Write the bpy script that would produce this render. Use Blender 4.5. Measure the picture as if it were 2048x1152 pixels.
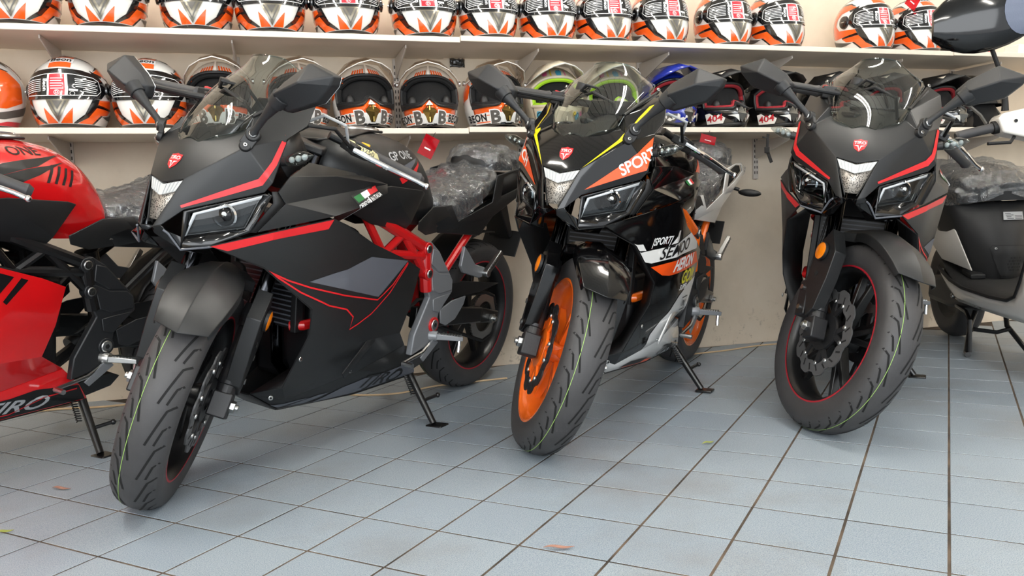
import bpy, bmesh, math, random
from mathutils import Vector, Matrix
from mathutils.bvhtree import BVHTree

for o in list(bpy.data.objects):
    bpy.data.objects.remove(o)
scene = bpy.context.scene
COL = scene.collection
random.seed(7)
R = math.radians
sin, cos, pi = math.sin, math.cos, math.pi

# ------------------------------------------------------------------ camera
CAM_H = 0.7126
YAW, PITCH, ROLL = R(15.408), R(-5.794), R(-2.056)
cam_data = bpy.data.cameras.new('camera')
cam_data.sensor_width = 36.0
cam_data.lens = 1653.56 / 2048.0 * 36.0
cam_data.clip_start = 0.05
cam = bpy.data.objects.new('camera', cam_data)
COL.objects.link(cam)
_f = Vector((sin(YAW) * cos(PITCH), cos(YAW) * cos(PITCH), sin(PITCH)))
_r = Vector((cos(YAW), -sin(YAW), 0))
_u = _r.cross(_f)
_r2 = cos(ROLL) * _r + sin(ROLL) * _u
_u2 = -sin(ROLL) * _r + cos(ROLL) * _u
cam.matrix_world = Matrix(((_r2.x, _u2.x, -_f.x, 0), (_r2.y, _u2.y, -_f.y, 0), (_r2.z, _u2.z, -_f.z, CAM_H), (0, 0, 0, 1)))
scene.camera = cam

# ------------------------------------------------------------------ world and light
world = bpy.data.worlds.new('world')
scene.world = world
world.use_nodes = True
world.node_tree.nodes['Background'].inputs[0].default_value = (0.92, 0.96, 1.0, 1)
world.node_tree.nodes['Background'].inputs[1].default_value = 1.7


def area_light(name, loc, target, sx, sy, power, color=(1, 1, 1)):
    d = bpy.data.lights.new(name, 'AREA')
    d.shape = 'RECTANGLE'
    d.size, d.size_y, d.energy, d.color = sx, sy, power, color
    o = bpy.data.objects.new(name, d)
    o.location = loc
    o.rotation_euler = (Vector(target) - Vector(loc)).to_track_quat('-Z', 'Y').to_euler()
    COL.objects.link(o)
    return o


# daylight through the shop front, which is behind the photographer
area_light('shopfront_daylight', (-1.6, -3.4, 1.9), (-0.2, 2.6, 0.8), 6.5, 2.6, 210, (0.93, 0.97, 1.0))

vs = scene.view_settings
vs.view_transform = 'Standard'
vs.look = 'None'
vs.gamma = 1
vs.use_curve_mapping = False
vs.exposure = 0.27

# ------------------------------------------------------------------ helpers


def S(c):
    """sRGB 0-255 to linear rgba"""
    out = []
    for v in c[:3]:
        v /= 255.0
        out.append(v / 12.92 if v <= 0.04045 else ((v + 0.055) / 1.055) ** 2.4)
    return tuple(out) + (1.0,)


MATS = {}


def mat(name, col, rough=0.5, metal=0.0, coat=0.0, spec=0.5, bump=0.0, bscale=200.0, var=0.0, vscale=8.0, coat_rough=0.05, dist=0.002):
    m = bpy.data.materials.new(name)
    m.use_nodes = True
    nt = m.node_tree
    b = nt.nodes['Principled BSDF']
    b.inputs['Base Color'].default_value = S(col)
    b.inputs['Roughness'].default_value = rough
    b.inputs['Metallic'].default_value = metal
    b.inputs['Coat Weight'].default_value = coat
    b.inputs['Coat Roughness'].default_value = coat_rough
    b.inputs['Specular IOR Level'].default_value = spec
    if bump or var:
        tc = nt.nodes.new('ShaderNodeTexCoord')
    if bump:
        n = nt.nodes.new('ShaderNodeTexNoise')
        n.inputs['Scale'].default_value = bscale
        n.inputs['Detail'].default_value = 4
        bp = nt.nodes.new('ShaderNodeBump')
        bp.inputs['Strength'].default_value = bump
        bp.inputs['Distance'].default_value = dist
        nt.links.new(tc.outputs['Object'], n.inputs['Vector'])
        nt.links.new(n.outputs['Fac'], bp.inputs['Height'])
        nt.links.new(bp.outputs['Normal'], b.inputs['Normal'])
    if var:
        n = nt.nodes.new('ShaderNodeTexNoise')
        n.inputs['Scale'].default_value = vscale
        n.inputs['Detail'].default_value = 5
        mx = nt.nodes.new('ShaderNodeMix')
        mx.data_type = 'RGBA'
        c = S(col)
        mx.inputs['A'].default_value = tuple(v * (1 - var) for v in c[:3]) + (1,)
        mx.inputs['B'].default_value = tuple(min(1, v * (1 + var)) for v in c[:3]) + (1,)
        nt.links.new(tc.outputs['Object'], n.inputs['Vector'])
        nt.links.new(n.outputs['Fac'], mx.inputs['Factor'])
        nt.links.new(mx.outputs['Result'], b.inputs['Base Color'])
    MATS[name] = m
    return m


def glassy(name, tint, refl=1.0, rough=0.02, ior=1.45, bump=0.0, bscale=30.0, dist=0.01, haze=0.0):
    """thin clear sheet: sees through with a tint, mirrors by angle"""
    m = bpy.data.materials.new(name)
    m.use_nodes = True
    nt = m.node_tree
    nt.nodes.remove(nt.nodes['Principled BSDF'])
    out = nt.nodes['Material Output']
    tr = nt.nodes.new('ShaderNodeBsdfTransparent')
    tr.inputs['Color'].default_value = S(tint)
    gl = nt.nodes.new('ShaderNodeBsdfGlossy')
    gl.inputs['Roughness'].default_value = rough
    gl.inputs['Color'].default_value = (refl, refl, refl, 1)
    fr = nt.nodes.new('ShaderNodeFresnel')
    # a thin sheet mirrors the same from either face
    geo = nt.nodes.new('ShaderNodeNewGeometry')
    mr = nt.nodes.new('ShaderNodeMapRange')
    mr.inputs[3].default_value = ior
    mr.inputs[4].default_value = 1.0 / ior
    nt.links.new(geo.outputs['Backfacing'], mr.inputs[0])
    nt.links.new(mr.outputs[0], fr.inputs['IOR'])
    mx = nt.nodes.new('ShaderNodeMixShader')
    nt.links.new(fr.outputs[0], mx.inputs[0])
    nt.links.new(tr.outputs[0], mx.inputs[1])
    nt.links.new(gl.outputs[0], mx.inputs[2])
    last = mx.outputs[0]
    if haze:
        df = nt.nodes.new('ShaderNodeBsdfDiffuse')
        df.inputs['Color'].default_value = (0.85, 0.87, 0.9, 1)
        m2 = nt.nodes.new('ShaderNodeMixShader')
        m2.inputs[0].default_value = haze
        nt.links.new(last, m2.inputs[1])
        nt.links.new(df.outputs[0], m2.inputs[2])
        last = m2.outputs[0]
    nt.links.new(last, out.inputs['Surface'])
    if bump:
        tc = nt.nodes.new('ShaderNodeTexCoord')
        n = nt.nodes.new('ShaderNodeTexNoise')
        n.inputs['Scale'].default_value = bscale
        n.inputs['Detail'].default_value = 5
        n.inputs['Distortion'].default_value = 1.2
        bp = nt.nodes.new('ShaderNodeBump')
        bp.inputs['Strength'].default_value = bump
        bp.inputs['Distance'].default_value = dist
        nt.links.new(tc.outputs['Object'], n.inputs['Vector'])
        nt.links.new(n.outputs['Fac'], bp.inputs['Height'])
        nt.links.new(bp.outputs['Normal'], fr.inputs['Normal'])
        nt.links.new(bp.outputs['Normal'], gl.inputs['Normal'])
    MATS[name] = m
    return m


def emit(name, col, strength):
    m = bpy.data.materials.new(name)
    m.use_nodes = True
    b = m.node_tree.nodes['Principled BSDF']
    b.inputs['Base Color'].default_value = S(col)
    b.inputs['Emission Color'].default_value = S(col)
    b.inputs['Emission Strength'].default_value = strength
    MATS[name] = m
    return m


def link(o, parent=None):
    COL.objects.link(o)
    if parent is not None:
        o.parent = parent
    return o


def empty(name, loc=(0, 0, 0), rot=(0, 0, 0), label=None, cat=None, group=None):
    o = bpy.data.objects.new(name, None)
    o.location = loc
    o.rotation_euler = rot
    o.empty_display_size = 0.05
    COL.objects.link(o)
    if label:
        tag(o, label, cat, group)
    return o


def tag(o, label, cat, group=None):
    o['label'] = label
    o['category'] = cat
    if group:
        o['group'] = group
    return o


def copy_tree(o, parent=None):
    c = o.copy()
    COL.objects.link(c)
    c.parent = parent
    for ch in list(o.children):
        copy_tree(ch, c)
    return c


def basis(d):
    d = Vector(d).normalized()
    a = Vector((0, 0, 1)) if abs(d.z) < 0.9 else Vector((1, 0, 0))
    u = d.cross(a).normalized()
    return u, d.cross(u).normalized(), d


class MB:
    def __init__(self):
        self.v, self.f = [], []

    def add(self, vs, fs):
        k = len(self.v)
        self.v += [Vector(p) for p in vs]
        self.f += [tuple(i + k for i in f) for f in fs]
        return self

    def box(self, c, s, M=None):
        c = Vector(c)
        h = [x / 2 for x in s]
        p = [Vector((sx * h[0], sy * h[1], sz * h[2])) for sx in (-1, 1) for sy in (-1, 1) for sz in (-1, 1)]
        if M is not None:
            p = [M @ q for q in p]
        return self.add([c + q for q in p], [(0, 1, 3, 2), (4, 6, 7, 5), (0, 4, 5, 1), (2, 3, 7, 6), (0, 2, 6, 4), (1, 5, 7, 3)])

    def bar(self, a, b, w, h, up=(0, 0, 1), w2=None, h2=None):
        """tapered rectangular bar from a to b"""
        a, b = Vector(a), Vector(b)
        d = (b - a).normalized()
        s = d.cross(Vector(up)).normalized()
        t = s.cross(d).normalized()
        w2, h2 = w2 or w, h2 or h
        p = []
        for q, ww, hh in ((a, w, h), (b, w2, h2)):
            p += [q + s * ww / 2 + t * hh / 2, q - s * ww / 2 + t * hh / 2, q - s * ww / 2 - t * hh / 2, q + s * ww / 2 - t * hh / 2]
        return self.add(p, [(3, 2, 1, 0), (4, 5, 6, 7), (0, 1, 5, 4), (1, 2, 6, 5), (2, 3, 7, 6), (3, 0, 4, 7)])

    def cyl(self, a, b, ra, rb=None, n=14, cap=True):
        a, b = Vector(a), Vector(b)
        rb = ra if rb is None else rb
        u, w, d = basis(b - a)
        p = []
        for q, r in ((a, ra), (b, rb)):
            p += [q + (u * cos(2 * pi * i / n) + w * sin(2 * pi * i / n)) * r for i in range(n)]
        f = [(i, (i + 1) % n, n + (i + 1) % n, n + i) for i in range(n)]
        if cap:
            f += [tuple(range(n - 1, -1, -1)), tuple(range(n, 2 * n))]
        return self.add(p, f)

    def tube(self, pts, r, n=8, closed=False):
        pts = [Vector(q) for q in pts]
        m = len(pts)
        rr = r if isinstance(r, (list, tuple)) else [r] * m
        up = None
        p = []
        for i in range(m):
            if closed:
                d = pts[(i + 1) % m] - pts[i - 1]
            else:
                d = pts[min(i + 1, m - 1)] - pts[max(i - 1, 0)]
            d.normalize()
            if up is None:
                up = basis(d)[0]
            up = (up - d * up.dot(d)).normalized()
            w = d.cross(up)
            p += [pts[i] + (up * cos(2 * pi * k / n) + w * sin(2 * pi * k / n)) * rr[i] for k in range(n)]
        f = []
        for i in range(m if closed else m - 1):
            j = (i + 1) % m
            f += [(i * n + k, i * n + (k + 1) % n, j * n + (k + 1) % n, j * n + k) for k in range(n)]
        if not closed:
            f += [tuple(range(n - 1, -1, -1)), tuple(range((m - 1) * n, m * n))]
        return self.add(p, f)

    def lathe(self, prof, o=(0, 0, 0), axis=(0, 1, 0), n=48, closed=False):
        """prof: (radius, height along axis)"""
        o = Vector(o)
        u, w, d = basis(axis)
        m = len(prof)
        p = []
        for i in range(n):
            a = 2 * pi * i / n
            e = u * cos(a) + w * sin(a)
            p += [o + e * r + d * h for r, h in prof]
        f = []
        for i in range(n):
            j = (i + 1) % n
            for k in range(m if closed else m - 1):
                k2 = (k + 1) % m
                f.append((i * m + k, i * m + k2, j * m + k2, j * m + k))
        return self.add(p, f)

    def prism(self, pts, off):
        """closed prism: polygon pts extruded by vector off"""
        off = Vector(off)
        pts = [Vector(q) for q in pts]
        n = len(pts)
        f = [tuple(range(n - 1, -1, -1)), tuple(range(n, 2 * n))] + [(i, (i + 1) % n, n + (i + 1) % n, n + i) for i in range(n)]
        return self.add(pts + [q + off for q in pts], f)

    def ell(self, c, r, nu=16, nv=10):
        c = Vector(c)
        p, f = [], []
        for i in range(nv + 1):
            t = pi * i / nv
            for k in range(nu):
                a = 2 * pi * k / nu
                p.append(c + Vector((r[0] * sin(t) * cos(a), r[1] * sin(t) * sin(a), r[2] * cos(t))))
        for i in range(nv):
            for k in range(nu):
                f.append((i * nu + k, (i + 1) * nu + k, (i + 1) * nu + (k + 1) % nu, i * nu + (k + 1) % nu))
        return self.add(p, f)

    def grid(self, rows, closed=False):
        n = len(rows[0])
        f = []
        for i in range(len(rows) - 1):
            for k in range(n if closed else n - 1):
                k2 = (k + 1) % n
                f.append((i * n + k, i * n + k2, (i + 1) * n + k2, (i + 1) * n + k))
        return self.add([q for r in rows for q in r], f)

    def tri(self):
        f2 = []
        for f in self.f:
            f2 += [(f[0], f[i], f[i + 1]) for i in range(1, len(f) - 1)]
        self.f = f2
        return self

    def mirror(self):
        k = len(self.v)
        self.v += [Vector((q.x, -q.y, q.z)) for q in self.v]
        self.f += [tuple(i + k for i in reversed(f)) for f in self.f]
        return self

    def flipped(self):
        m = MB()
        m.v = [Vector((q.x, -q.y, q.z)) for q in self.v]
        m.f = [tuple(reversed(f)) for f in self.f]
        return m

    def xf(self, M):
        self.v = [M @ q for q in self.v]
        return self

    def bvh(self):
        return BVHTree.FromPolygons([tuple(q) for q in self.v], self.f)

    def mesh(self, name, weld=True, ang=35):
        me = bpy.data.meshes.new(name)
        me.from_pydata([tuple(q) for q in self.v], [], self.f)
        bm = bmesh.new()
        bm.from_mesh(me)
        if weld:
            bmesh.ops.remove_doubles(bm, verts=bm.verts, dist=1e-5)
        if weld != 'keep':
            bmesh.ops.recalc_face_normals(bm, faces=bm.faces)
        loose = [v for v in bm.verts if not v.link_faces]
        if loose:
            bmesh.ops.delete(bm, geom=loose, context='VERTS')
        bm.to_mesh(me)
        bm.free()
        me.shade_smooth()
        me.set_sharp_from_angle(angle=R(ang))
        return me

    def build(self, name, m, parent=None, bevel=0, seg=2, solid=0, subsurf=0, ang=35, weld=True):
        me = self.mesh(name, weld, ang)
        me.materials.append(MATS[m] if isinstance(m, str) else m)
        o = bpy.data.objects.new(name, me)
        if solid:
            q = o.modifiers.new('solid', 'SOLIDIFY')
            q.thickness = solid
            q.offset = -1
        if subsurf:
            q = o.modifiers.new('sub', 'SUBSURF')
            q.levels = q.render_levels = subsurf
        if bevel:
            q = o.modifiers.new('bevel', 'BEVEL')
            q.width = bevel
            q.segments = seg
            q.limit_method = 'ANGLE'
            q.angle_limit = R(22)
            q.harden_normals = False
        return link(o, parent)


# ---- flat print: polygons or lettering laid onto a surface
_txt = {}


def text_polys(s, size=1.0, bold=0.0, shear=0.0, space=1.0, squash=1.0):
    key = (s, bold, shear, space)
    if key not in _txt:
        cu = bpy.data.curves.new('t', 'FONT')
        cu.body = s
        cu.align_x = 'CENTER'
        cu.align_y = 'CENTER'
        cu.offset = bold
        cu.shear = shear
        cu.space_character = space
        cu.resolution_u = 3
        o = bpy.data.objects.new('t', cu)
        COL.objects.link(o)
        me = o.evaluated_get(bpy.context.evaluated_depsgraph_get()).to_mesh()
        vs_ = [(v.co.x, v.co.y) for v in me.vertices]
        fs_ = [tuple(p.vertices) for p in me.polygons]
        bpy.data.objects.remove(o)
        _txt[key] = (vs_, fs_)
    vs_, fs_ = _txt[key]
    return [(x * size * squash, y * size) for x, y in vs_], fs_


def poly2(*polys):
    vs_, fs_ = [], []
    for p in polys:
        k = len(vs_)
        vs_ += list(p)
        fs_.append(tuple(range(k, k + len(p))))
    return vs_, fs_


def ring2(p_out, p_in):
    n = len(p_out)
    return list(p_out) + list(p_in), [(i, (i + 1) % n, n + (i + 1) % n, n + i) for i in range(n)]


def stroke2(pts, w, closed=False):
    """polyline with width as quads"""
    vs_, fs_ = [], []
    n = len(pts)
    for i in range(n):
        a = pts[i - 1] if (i > 0 or closed) else pts[i]
        b = pts[(i + 1) % n] if (i < n - 1 or closed) else pts[i]
        dx, dy = b[0] - a[0], b[1] - a[1]
        L = math.hypot(dx, dy) or 1
        ww = w[i] if isinstance(w, (list, tuple)) else w
        vs_ += [(pts[i][0] - dy / L * ww / 2, pts[i][1] + dx / L * ww / 2), (pts[i][0] + dy / L * ww / 2, pts[i][1] - dx / L * ww / 2)]
    for i in range(n if closed else n - 1):
        j = (i + 1) % n
        fs_.append((2 * i, 2 * i + 1, 2 * j + 1, 2 * j))
    return vs_, fs_


def rot2(shape, a, o=(0, 0), k=1.0):
    vs_, fs_ = shape
    c, s_ = cos(a), sin(a)
    return [(o[0] + k * (x * c - y * s_), o[1] + k * (x * s_ + y * c)) for x, y in vs_], fs_


def join2(*shapes):
    vs_, fs_ = [], []
    for a, b in shapes:
        k = len(vs_)
        vs_ += a
        fs_ += [tuple(i + k for i in f) for f in b]
    return vs_, fs_


def cut2(shape, step):
    bm = bmesh.new()
    vv = [bm.verts.new((x, y, 0)) for x, y in shape[0]]
    for f in shape[1]:
        try:
            bm.faces.new([vv[i] for i in f])
        except ValueError:
            pass
    big = [f for f in bm.faces if len(f.verts) > 4]
    if big:
        bmesh.ops.triangulate(bm, faces=big)
    if step:
        xs = [x for x, y in shape[0]]
        ys = [y for x, y in shape[0]]
        for lo, hi, no in ((min(xs), max(xs), (1, 0, 0)), (min(ys), max(ys), (0, 1, 0))):
            k = math.floor(lo / step) + 1
            while k * step < hi:
                bmesh.ops.bisect_plane(bm, geom=bm.verts[:] + bm.edges[:] + bm.faces[:], plane_co=Vector(no) * k * step, plane_no=no)
                k += 1
    bmesh.ops.triangulate(bm, faces=bm.faces[:])
    bm.verts.index_update()
    out = [(v.co.x, v.co.y) for v in bm.verts], [tuple(v.index for v in f.verts) for f in bm.faces]
    bm.free()
    return out


def mapped(name, shape, fn, m, parent, step):
    vs_, fs_ = cut2(shape, step)
    mb = MB()
    mb.v = [Vector(fn(x, y)) for x, y in vs_]
    mb.f = fs_
    return mb.build(name, m, parent, weld=False)


class Proj:
    """lay flat shapes on a mesh by shooting along -n"""

    def __init__(self, bvh, n, u, off=0.0012, o=(0, 0, 0)):
        self.b, self.n = bvh, Vector(n).normalized()
        self.u = (Vector(u) - self.n * Vector(u).dot(self.n)).normalized()
        self.w = self.n.cross(self.u)
        self.off, self.o = off, Vector(o)

    def p2(self, q):
        q = Vector(q) - self.o
        return (q.dot(self.u), q.dot(self.w))

    def at(self, x, y):
        p = self.o + self.u * x + self.w * y
        hit = self.b.ray_cast(p + self.n * 2, -self.n)
        if hit[0] is None:
            hit = self.b.find_nearest(p + self.n * (self.b.find_nearest(p)[0] - p).dot(self.n))
        return hit[0] + self.n * self.off

    def put(self, name, shape, m, parent, step=0.008):
        return mapped(name, shape, self.at, m, parent, step)

    def put3(self, name, pts3, m, parent, step=0.008):
        return self.put(name, poly2([self.p2(q) for q in pts3]), m, parent, step)

    def line3(self, name, pts3, w, m, parent, step=0.008, closed=False):
        return self.put(name, stroke2([self.p2(q) for q in pts3], w, closed), m, parent, step)


def arc2(cx, cy, rx, ry, a0, a1, n):
    return [(cx + rx * cos(R(a0 + (a1 - a0) * i / n)), cy + ry * sin(R(a0 + (a1 - a0) * i / n))) for i in range(n + 1)]


# ---- pixel rays for the few floor marks and shelf goods (2048 x 1152 frame)
def ray(px, py):
    return (_f * 1653.56 + _r2 * (px - 1024) + _u2 * (576 - py)).normalized()


def on_y(px, py, Y):
    d = ray(px, py)
    return Vector((0, 0, CAM_H)) + d * (Y / d.y)


def on_z(px, py, Z=0.0):
    d = ray(px, py)
    return Vector((0, 0, CAM_H)) + d * ((Z - CAM_H) / d.z)
# ------------------------------------------------------------------ materials of the room
YW = 3.52       # face of the back wall


def nodes_of(name):
    m = bpy.data.materials.new(name)
    m.use_nodes = True
    MATS[name] = m
    nt = m.node_tree
    return m, nt, nt.nodes['Principled BSDF'], nt.nodes.new('ShaderNodeTexCoord')


def N(nt, kind, **kw):
    n = nt.nodes.new(kind)
    for k, v in kw.items():
        n.inputs[k.replace('_', ' ')].default_value = v
    return n


def ramp(nt, fac, stops):
    r = nt.nodes.new('ShaderNodeValToRGB')
    e = r.color_ramp.elements
    e[0].position, e[0].color = stops[0]
    e[1].position, e[1].color = stops[-1]
    for p, c in stops[1:-1]:
        q = e.new(p)
        q.color = c
    nt.links.new(fac, r.inputs[0])
    return r.outputs[0]


def mixc(nt, fac, a, b, mode='MIX'):
    m = nt.nodes.new('ShaderNodeMix')
    m.data_type = 'RGBA'
    m.blend_type = mode
    for s_, v in (('A', a), ('B', b)):
        if isinstance(v, tuple):
            m.inputs[s_].default_value = v
        else:
            nt.links.new(v, m.inputs[s_])
    if isinstance(fac, float):
        m.inputs['Factor'].default_value = fac
    else:
        nt.links.new(fac, m.inputs['Factor'])
    return m.outputs['Result']


def mk_tile():
    m, nt, b, tc = nodes_of('tile_glaze')
    geo = nt.nodes.new('ShaderNodeNewGeometry')
    fine = N(nt, 'ShaderNodeTexNoise', Scale=420.0, Detail=2.0)
    nt.links.new(geo.outputs['Position'], fine.inputs['Vector'])
    c = ramp(nt, fine.outputs['Fac'], [(0.35, S((122, 136, 150))), (0.5, S((150, 162, 172))), (0.68, S((172, 180, 185)))])
    oi = nt.nodes.new('ShaderNodeObjectInfo')
    tone = ramp(nt, oi.outputs['Random'], [(0.0, (0.93, 0.94, 0.95, 1)), (1.0, (1.03, 1.02, 1.0, 1))])
    c = mixc(nt, 1.0, c, tone, 'MULTIPLY')
    # walked-in grime, with its own cloudy shapes
    big = N(nt, 'ShaderNodeTexNoise', Scale=1.7, Detail=6.0, Roughness=0.65)
    nt.links.new(geo.outputs['Position'], big.inputs['Vector'])
    g = ramp(nt, big.outputs['Fac'], [(0.5, (0, 0, 0, 1)), (0.78, (0.55, 0.55, 0.55, 1))])
    c = mixc(nt, g, c, S((118, 108, 96)))
    rust = N(nt, 'ShaderNodeTexNoise', Scale=7.0, Detail=7.0, Roughness=0.7)
    nt.links.new(geo.outputs['Position'], rust.inputs['Vector'])
    g2 = ramp(nt, rust.outputs['Fac'], [(0.68, (0, 0, 0, 1)), (0.76, (0.6, 0.6, 0.6, 1))])
    c = mixc(nt, g2, c, S((104, 74, 48)))
    nt.links.new(c, b.inputs['Base Color'])
    b.inputs['Roughness'].default_value = 0.42
    bp = N(nt, 'ShaderNodeBump', Strength=0.12, Distance=0.0006)
    nt.links.new(fine.outputs['Fac'], bp.inputs['Height'])
    nt.links.new(bp.outputs['Normal'], b.inputs['Normal'])


def mk_wall():
    m, nt, b, tc = nodes_of('wall_paint')
    n1 = N(nt, 'ShaderNodeTexNoise', Scale=2.2, Detail=8.0, Roughness=0.6)
    nt.links.new(tc.outputs['Object'], n1.inputs['Vector'])
    c = ramp(nt, n1.outputs['Fac'], [(0.3, S((208, 192, 170))), (0.55, S((224, 209, 188))), (0.75, S((232, 219, 201)))])
    n2 = N(nt, 'ShaderNodeTexNoise', Scale=26.0, Detail=6.0, Roughness=0.75)
    nt.links.new(tc.outputs['Object'], n2.inputs['Vector'])
    g = ramp(nt, n2.outputs['Fac'], [(0.58, (0, 0, 0, 1)), (0.70, (0.8, 0.8, 0.8, 1))])
    sep = nt.nodes.new('ShaderNodeSeparateXYZ')
    nt.links.new(tc.outputs['Object'], sep.inputs[0])
    low = N(nt, 'ShaderNodeMapRange')
    for i, v in ((1, 0.0), (2, 0.22), (3, 1.0), (4, 0.06)):
        low.inputs[i].default_value = v
    nt.links.new(sep.outputs['Z'], low.inputs[0])
    mul = nt.nodes.new('ShaderNodeMath')
    mul.operation = 'MULTIPLY'
    nt.links.new(g, mul.inputs[0])
    nt.links.new(low.outputs[0], mul.inputs[1])
    c = mixc(nt, mul.outputs[0], c, S((120, 104, 84)))
    nt.links.new(c, b.inputs['Base Color'])
    b.inputs['Roughness'].default_value = 0.7
    bp = N(nt, 'ShaderNodeBump', Strength=0.25, Distance=0.004)
    nt.links.new(n1.outputs['Fac'], bp.inputs['Height'])
    nt.links.new(bp.outputs['Normal'], b.inputs['Normal'])


def mk_grout():
    m, nt, b, tc = nodes_of('grout')
    n = N(nt, 'ShaderNodeTexNoise', Scale=9.0, Detail=4.0)
    nt.links.new(tc.outputs['Object'], n.inputs['Vector'])
    c = ramp(nt, n.outputs['Fac'], [(0.35, S((50, 42, 34))), (0.7, S((104, 88, 72)))])
    nt.links.new(c, b.inputs['Base Color'])
    b.inputs['Roughness'].default_value = 0.9


mk_tile()
mk_wall()
mk_grout()
mat('ceiling_white', (226, 226, 222), 0.8)
mat('ceiling_gap', (70, 70, 72), 0.9)  # dark slab behind the added slats, completes the mirrored stripes
mat('shelf_board', (226, 214, 198), 0.45, var=0.05, vscale=3)
mat('bracket_steel', (205, 196, 186), 0.45)
mat('slot_dark', (60, 54, 48), 0.8)
emit('tube_light', (255, 250, 242), 75.0)
mat('light_housing', (235, 235, 232), 0.5)

# ------------------------------------------------------------------ room shell


def structure(o):
    o['kind'] = 'structure'
    return o


floor = structure(MB().box((1.0, 0.0, -0.0513), (11.0, 7.1, 0.1)).build('floor', 'grout'))
wall_back = structure(MB().box((1.0, YW + 0.06, 1.55), (11.0, 0.12, 3.3)).build('wall_back', 'wall_paint'))
wall_left = structure(MB().box((-4.56, 0.0, 1.55), (0.12, 7.1, 3.3)).build('wall_left', 'wall_paint'))
wall_right = structure(MB().box((6.56, 0.0, 1.55), (0.12, 7.1, 3.3)).build('wall_right', 'wall_paint'))
ceiling = structure(MB().box((1.0, 0.0, 3.26), (11.0, 7.1, 0.08)).build('ceiling', 'ceiling_gap'))
slat = MB().box((0, 0, 0), (0.135, 6.9, 0.02)).mesh('reflection_slat')  # unseen slats, added so the windscreens mirror a striped ceiling
slat.materials.append(MATS['ceiling_white'])
for i in range(72):
    o = bpy.data.objects.new('reflection_slat', slat)
    o.location = (-4.4 + i * 0.15, 0, 3.21)
    link(o, ceiling)

# floor tiles, laid on the diagonal of the room
TS, TA = 0.2, R(43.2856)
OX, OY = -0.06345, -8.38292


def t2w(i, j):
    x, y = (i - OX) * TS, (j - OY) * TS
    return (cos(TA) * x + sin(TA) * y, -sin(TA) * x + cos(TA) * y)


def tile_mb(h=0.097):
    mb = MB()
    t = h - 0.0007
    rows = [[(-h, -h, -0.003), (h, -h, -0.003), (h, h, -0.003), (-h, h, -0.003)],
            [(-h, -h, -0.0007), (h, -h, -0.0007), (h, h, -0.0007), (-h, h, -0.0007)],
            [(-t, -t, 0), (t, -t, 0), (t, t, 0), (-t, t, 0)]]
    mb.grid(rows, closed=True)
    mb.f.append((8, 9, 10, 11))
    return mb


tile_me = tile_mb(0.0970).mesh('tile', weld='keep', ang=20)
tile_me.materials.append(MATS['tile_glaze'])
inside, rest = [], []
for i in range(-34, 34):
    for j in range(-34, 34):
        x, y = t2w(i + 0.5, j + 0.5)
        if not (-4.35 < x < 6.35 and -3.4 < y < YW + 0.1):
            continue
        d = Vector((x, y, -CAM_H))
        zc = d.dot(_f)
        vis = False
        if zc > 0.3:
            px = 1024 + 1653.56 * d.dot(_r2) / zc
            py = 576 - 1653.56 * d.dot(_u2) / zc
            vis = -70 < px < 2120 and py < 1230
        if y > YW - 0.10:
            rest.append((x, y))
        elif vis:
            inside.append((zc, x, y))
        else:
            rest.append((x, y))
inside.sort()
for zc, x, y in inside[300:]:
    rest.append((x, y))
for zc, x, y in inside[:300]:
    o = bpy.data.objects.new('tile', tile_me)
    o.location = (x, y, random.uniform(-0.0004, 0))
    o.rotation_euler = (random.uniform(-0.0015, 0.0015), random.uniform(-0.0015, 0.0015), -TA)
    link(o, floor)
mb = MB()
M0 = Matrix.Rotation(-TA, 4, 'Z')
proto = tile_mb(0.0970)
for x, y in rest:
    if y > YW - 0.004:
        continue
    k = len(mb.v)
    for q in proto.v:
        w = M0 @ q + Vector((x, y, 0))
        w.y = min(w.y, YW - 0.002)
        mb.v.append(w)
    mb.f += [tuple(a + k for a in f) for f in proto.f]
o = mb.build('tile_field', 'tile_glaze', floor, weld='keep', ang=20)
o['kind'] = 'stuff'

# ceiling tube lights
for n, (x, y) in enumerate([(-1.1, 1.9), (1.7, 1.9), (-1.2, -1.3), (1.6, -1.3), (4.2, 1.5)]):
    words = ['over the leftmost motorcycles', 'over the rightmost motorcycles', 'behind the photographer on the left', 'behind the photographer on the right', 'over the scooter'][n]
    t = empty('ceiling_light', (x, y, 3.12), (0, 0, 0), 'white twin tube ceiling light ' + words, 'light', 'tube lights on the ceiling')
    MB().box((0, 0, 0.05), (0.16, 1.5, 0.06)).build('housing', 'light_housing', t, bevel=0.006)
    for s in (-1, 1):
        MB().cyl((s * 0.05, -0.72, 0), (s * 0.05, 0.72, 0), 0.016, n=12).build('tube', 'tube_light', t)

# ------------------------------------------------------------------ shelves on the wall
SLOPE = -0.0115
TH = 0.021


def shelf_z(row, x):
    return (1.338 if row else 0.996) + TH + SLOPE * x


def shelf_board(row, x0, x1, dz, words):
    zb = lambda x: shelf_z(row, x) - TH + dz
    p = [(x0, 3.15, zb(x0)), (x1, 3.15, zb(x1)), (x1, YW - .0135, zb(x1)), (x0, YW - .0135, zb(x0))]
    o = MB().prism(p, (0, 0, TH)).build('shelf_board', 'shelf_board', None, bevel=0.002)
    tag(o, words, 'shelf', 'boards of the two helmet shelves')


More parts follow.
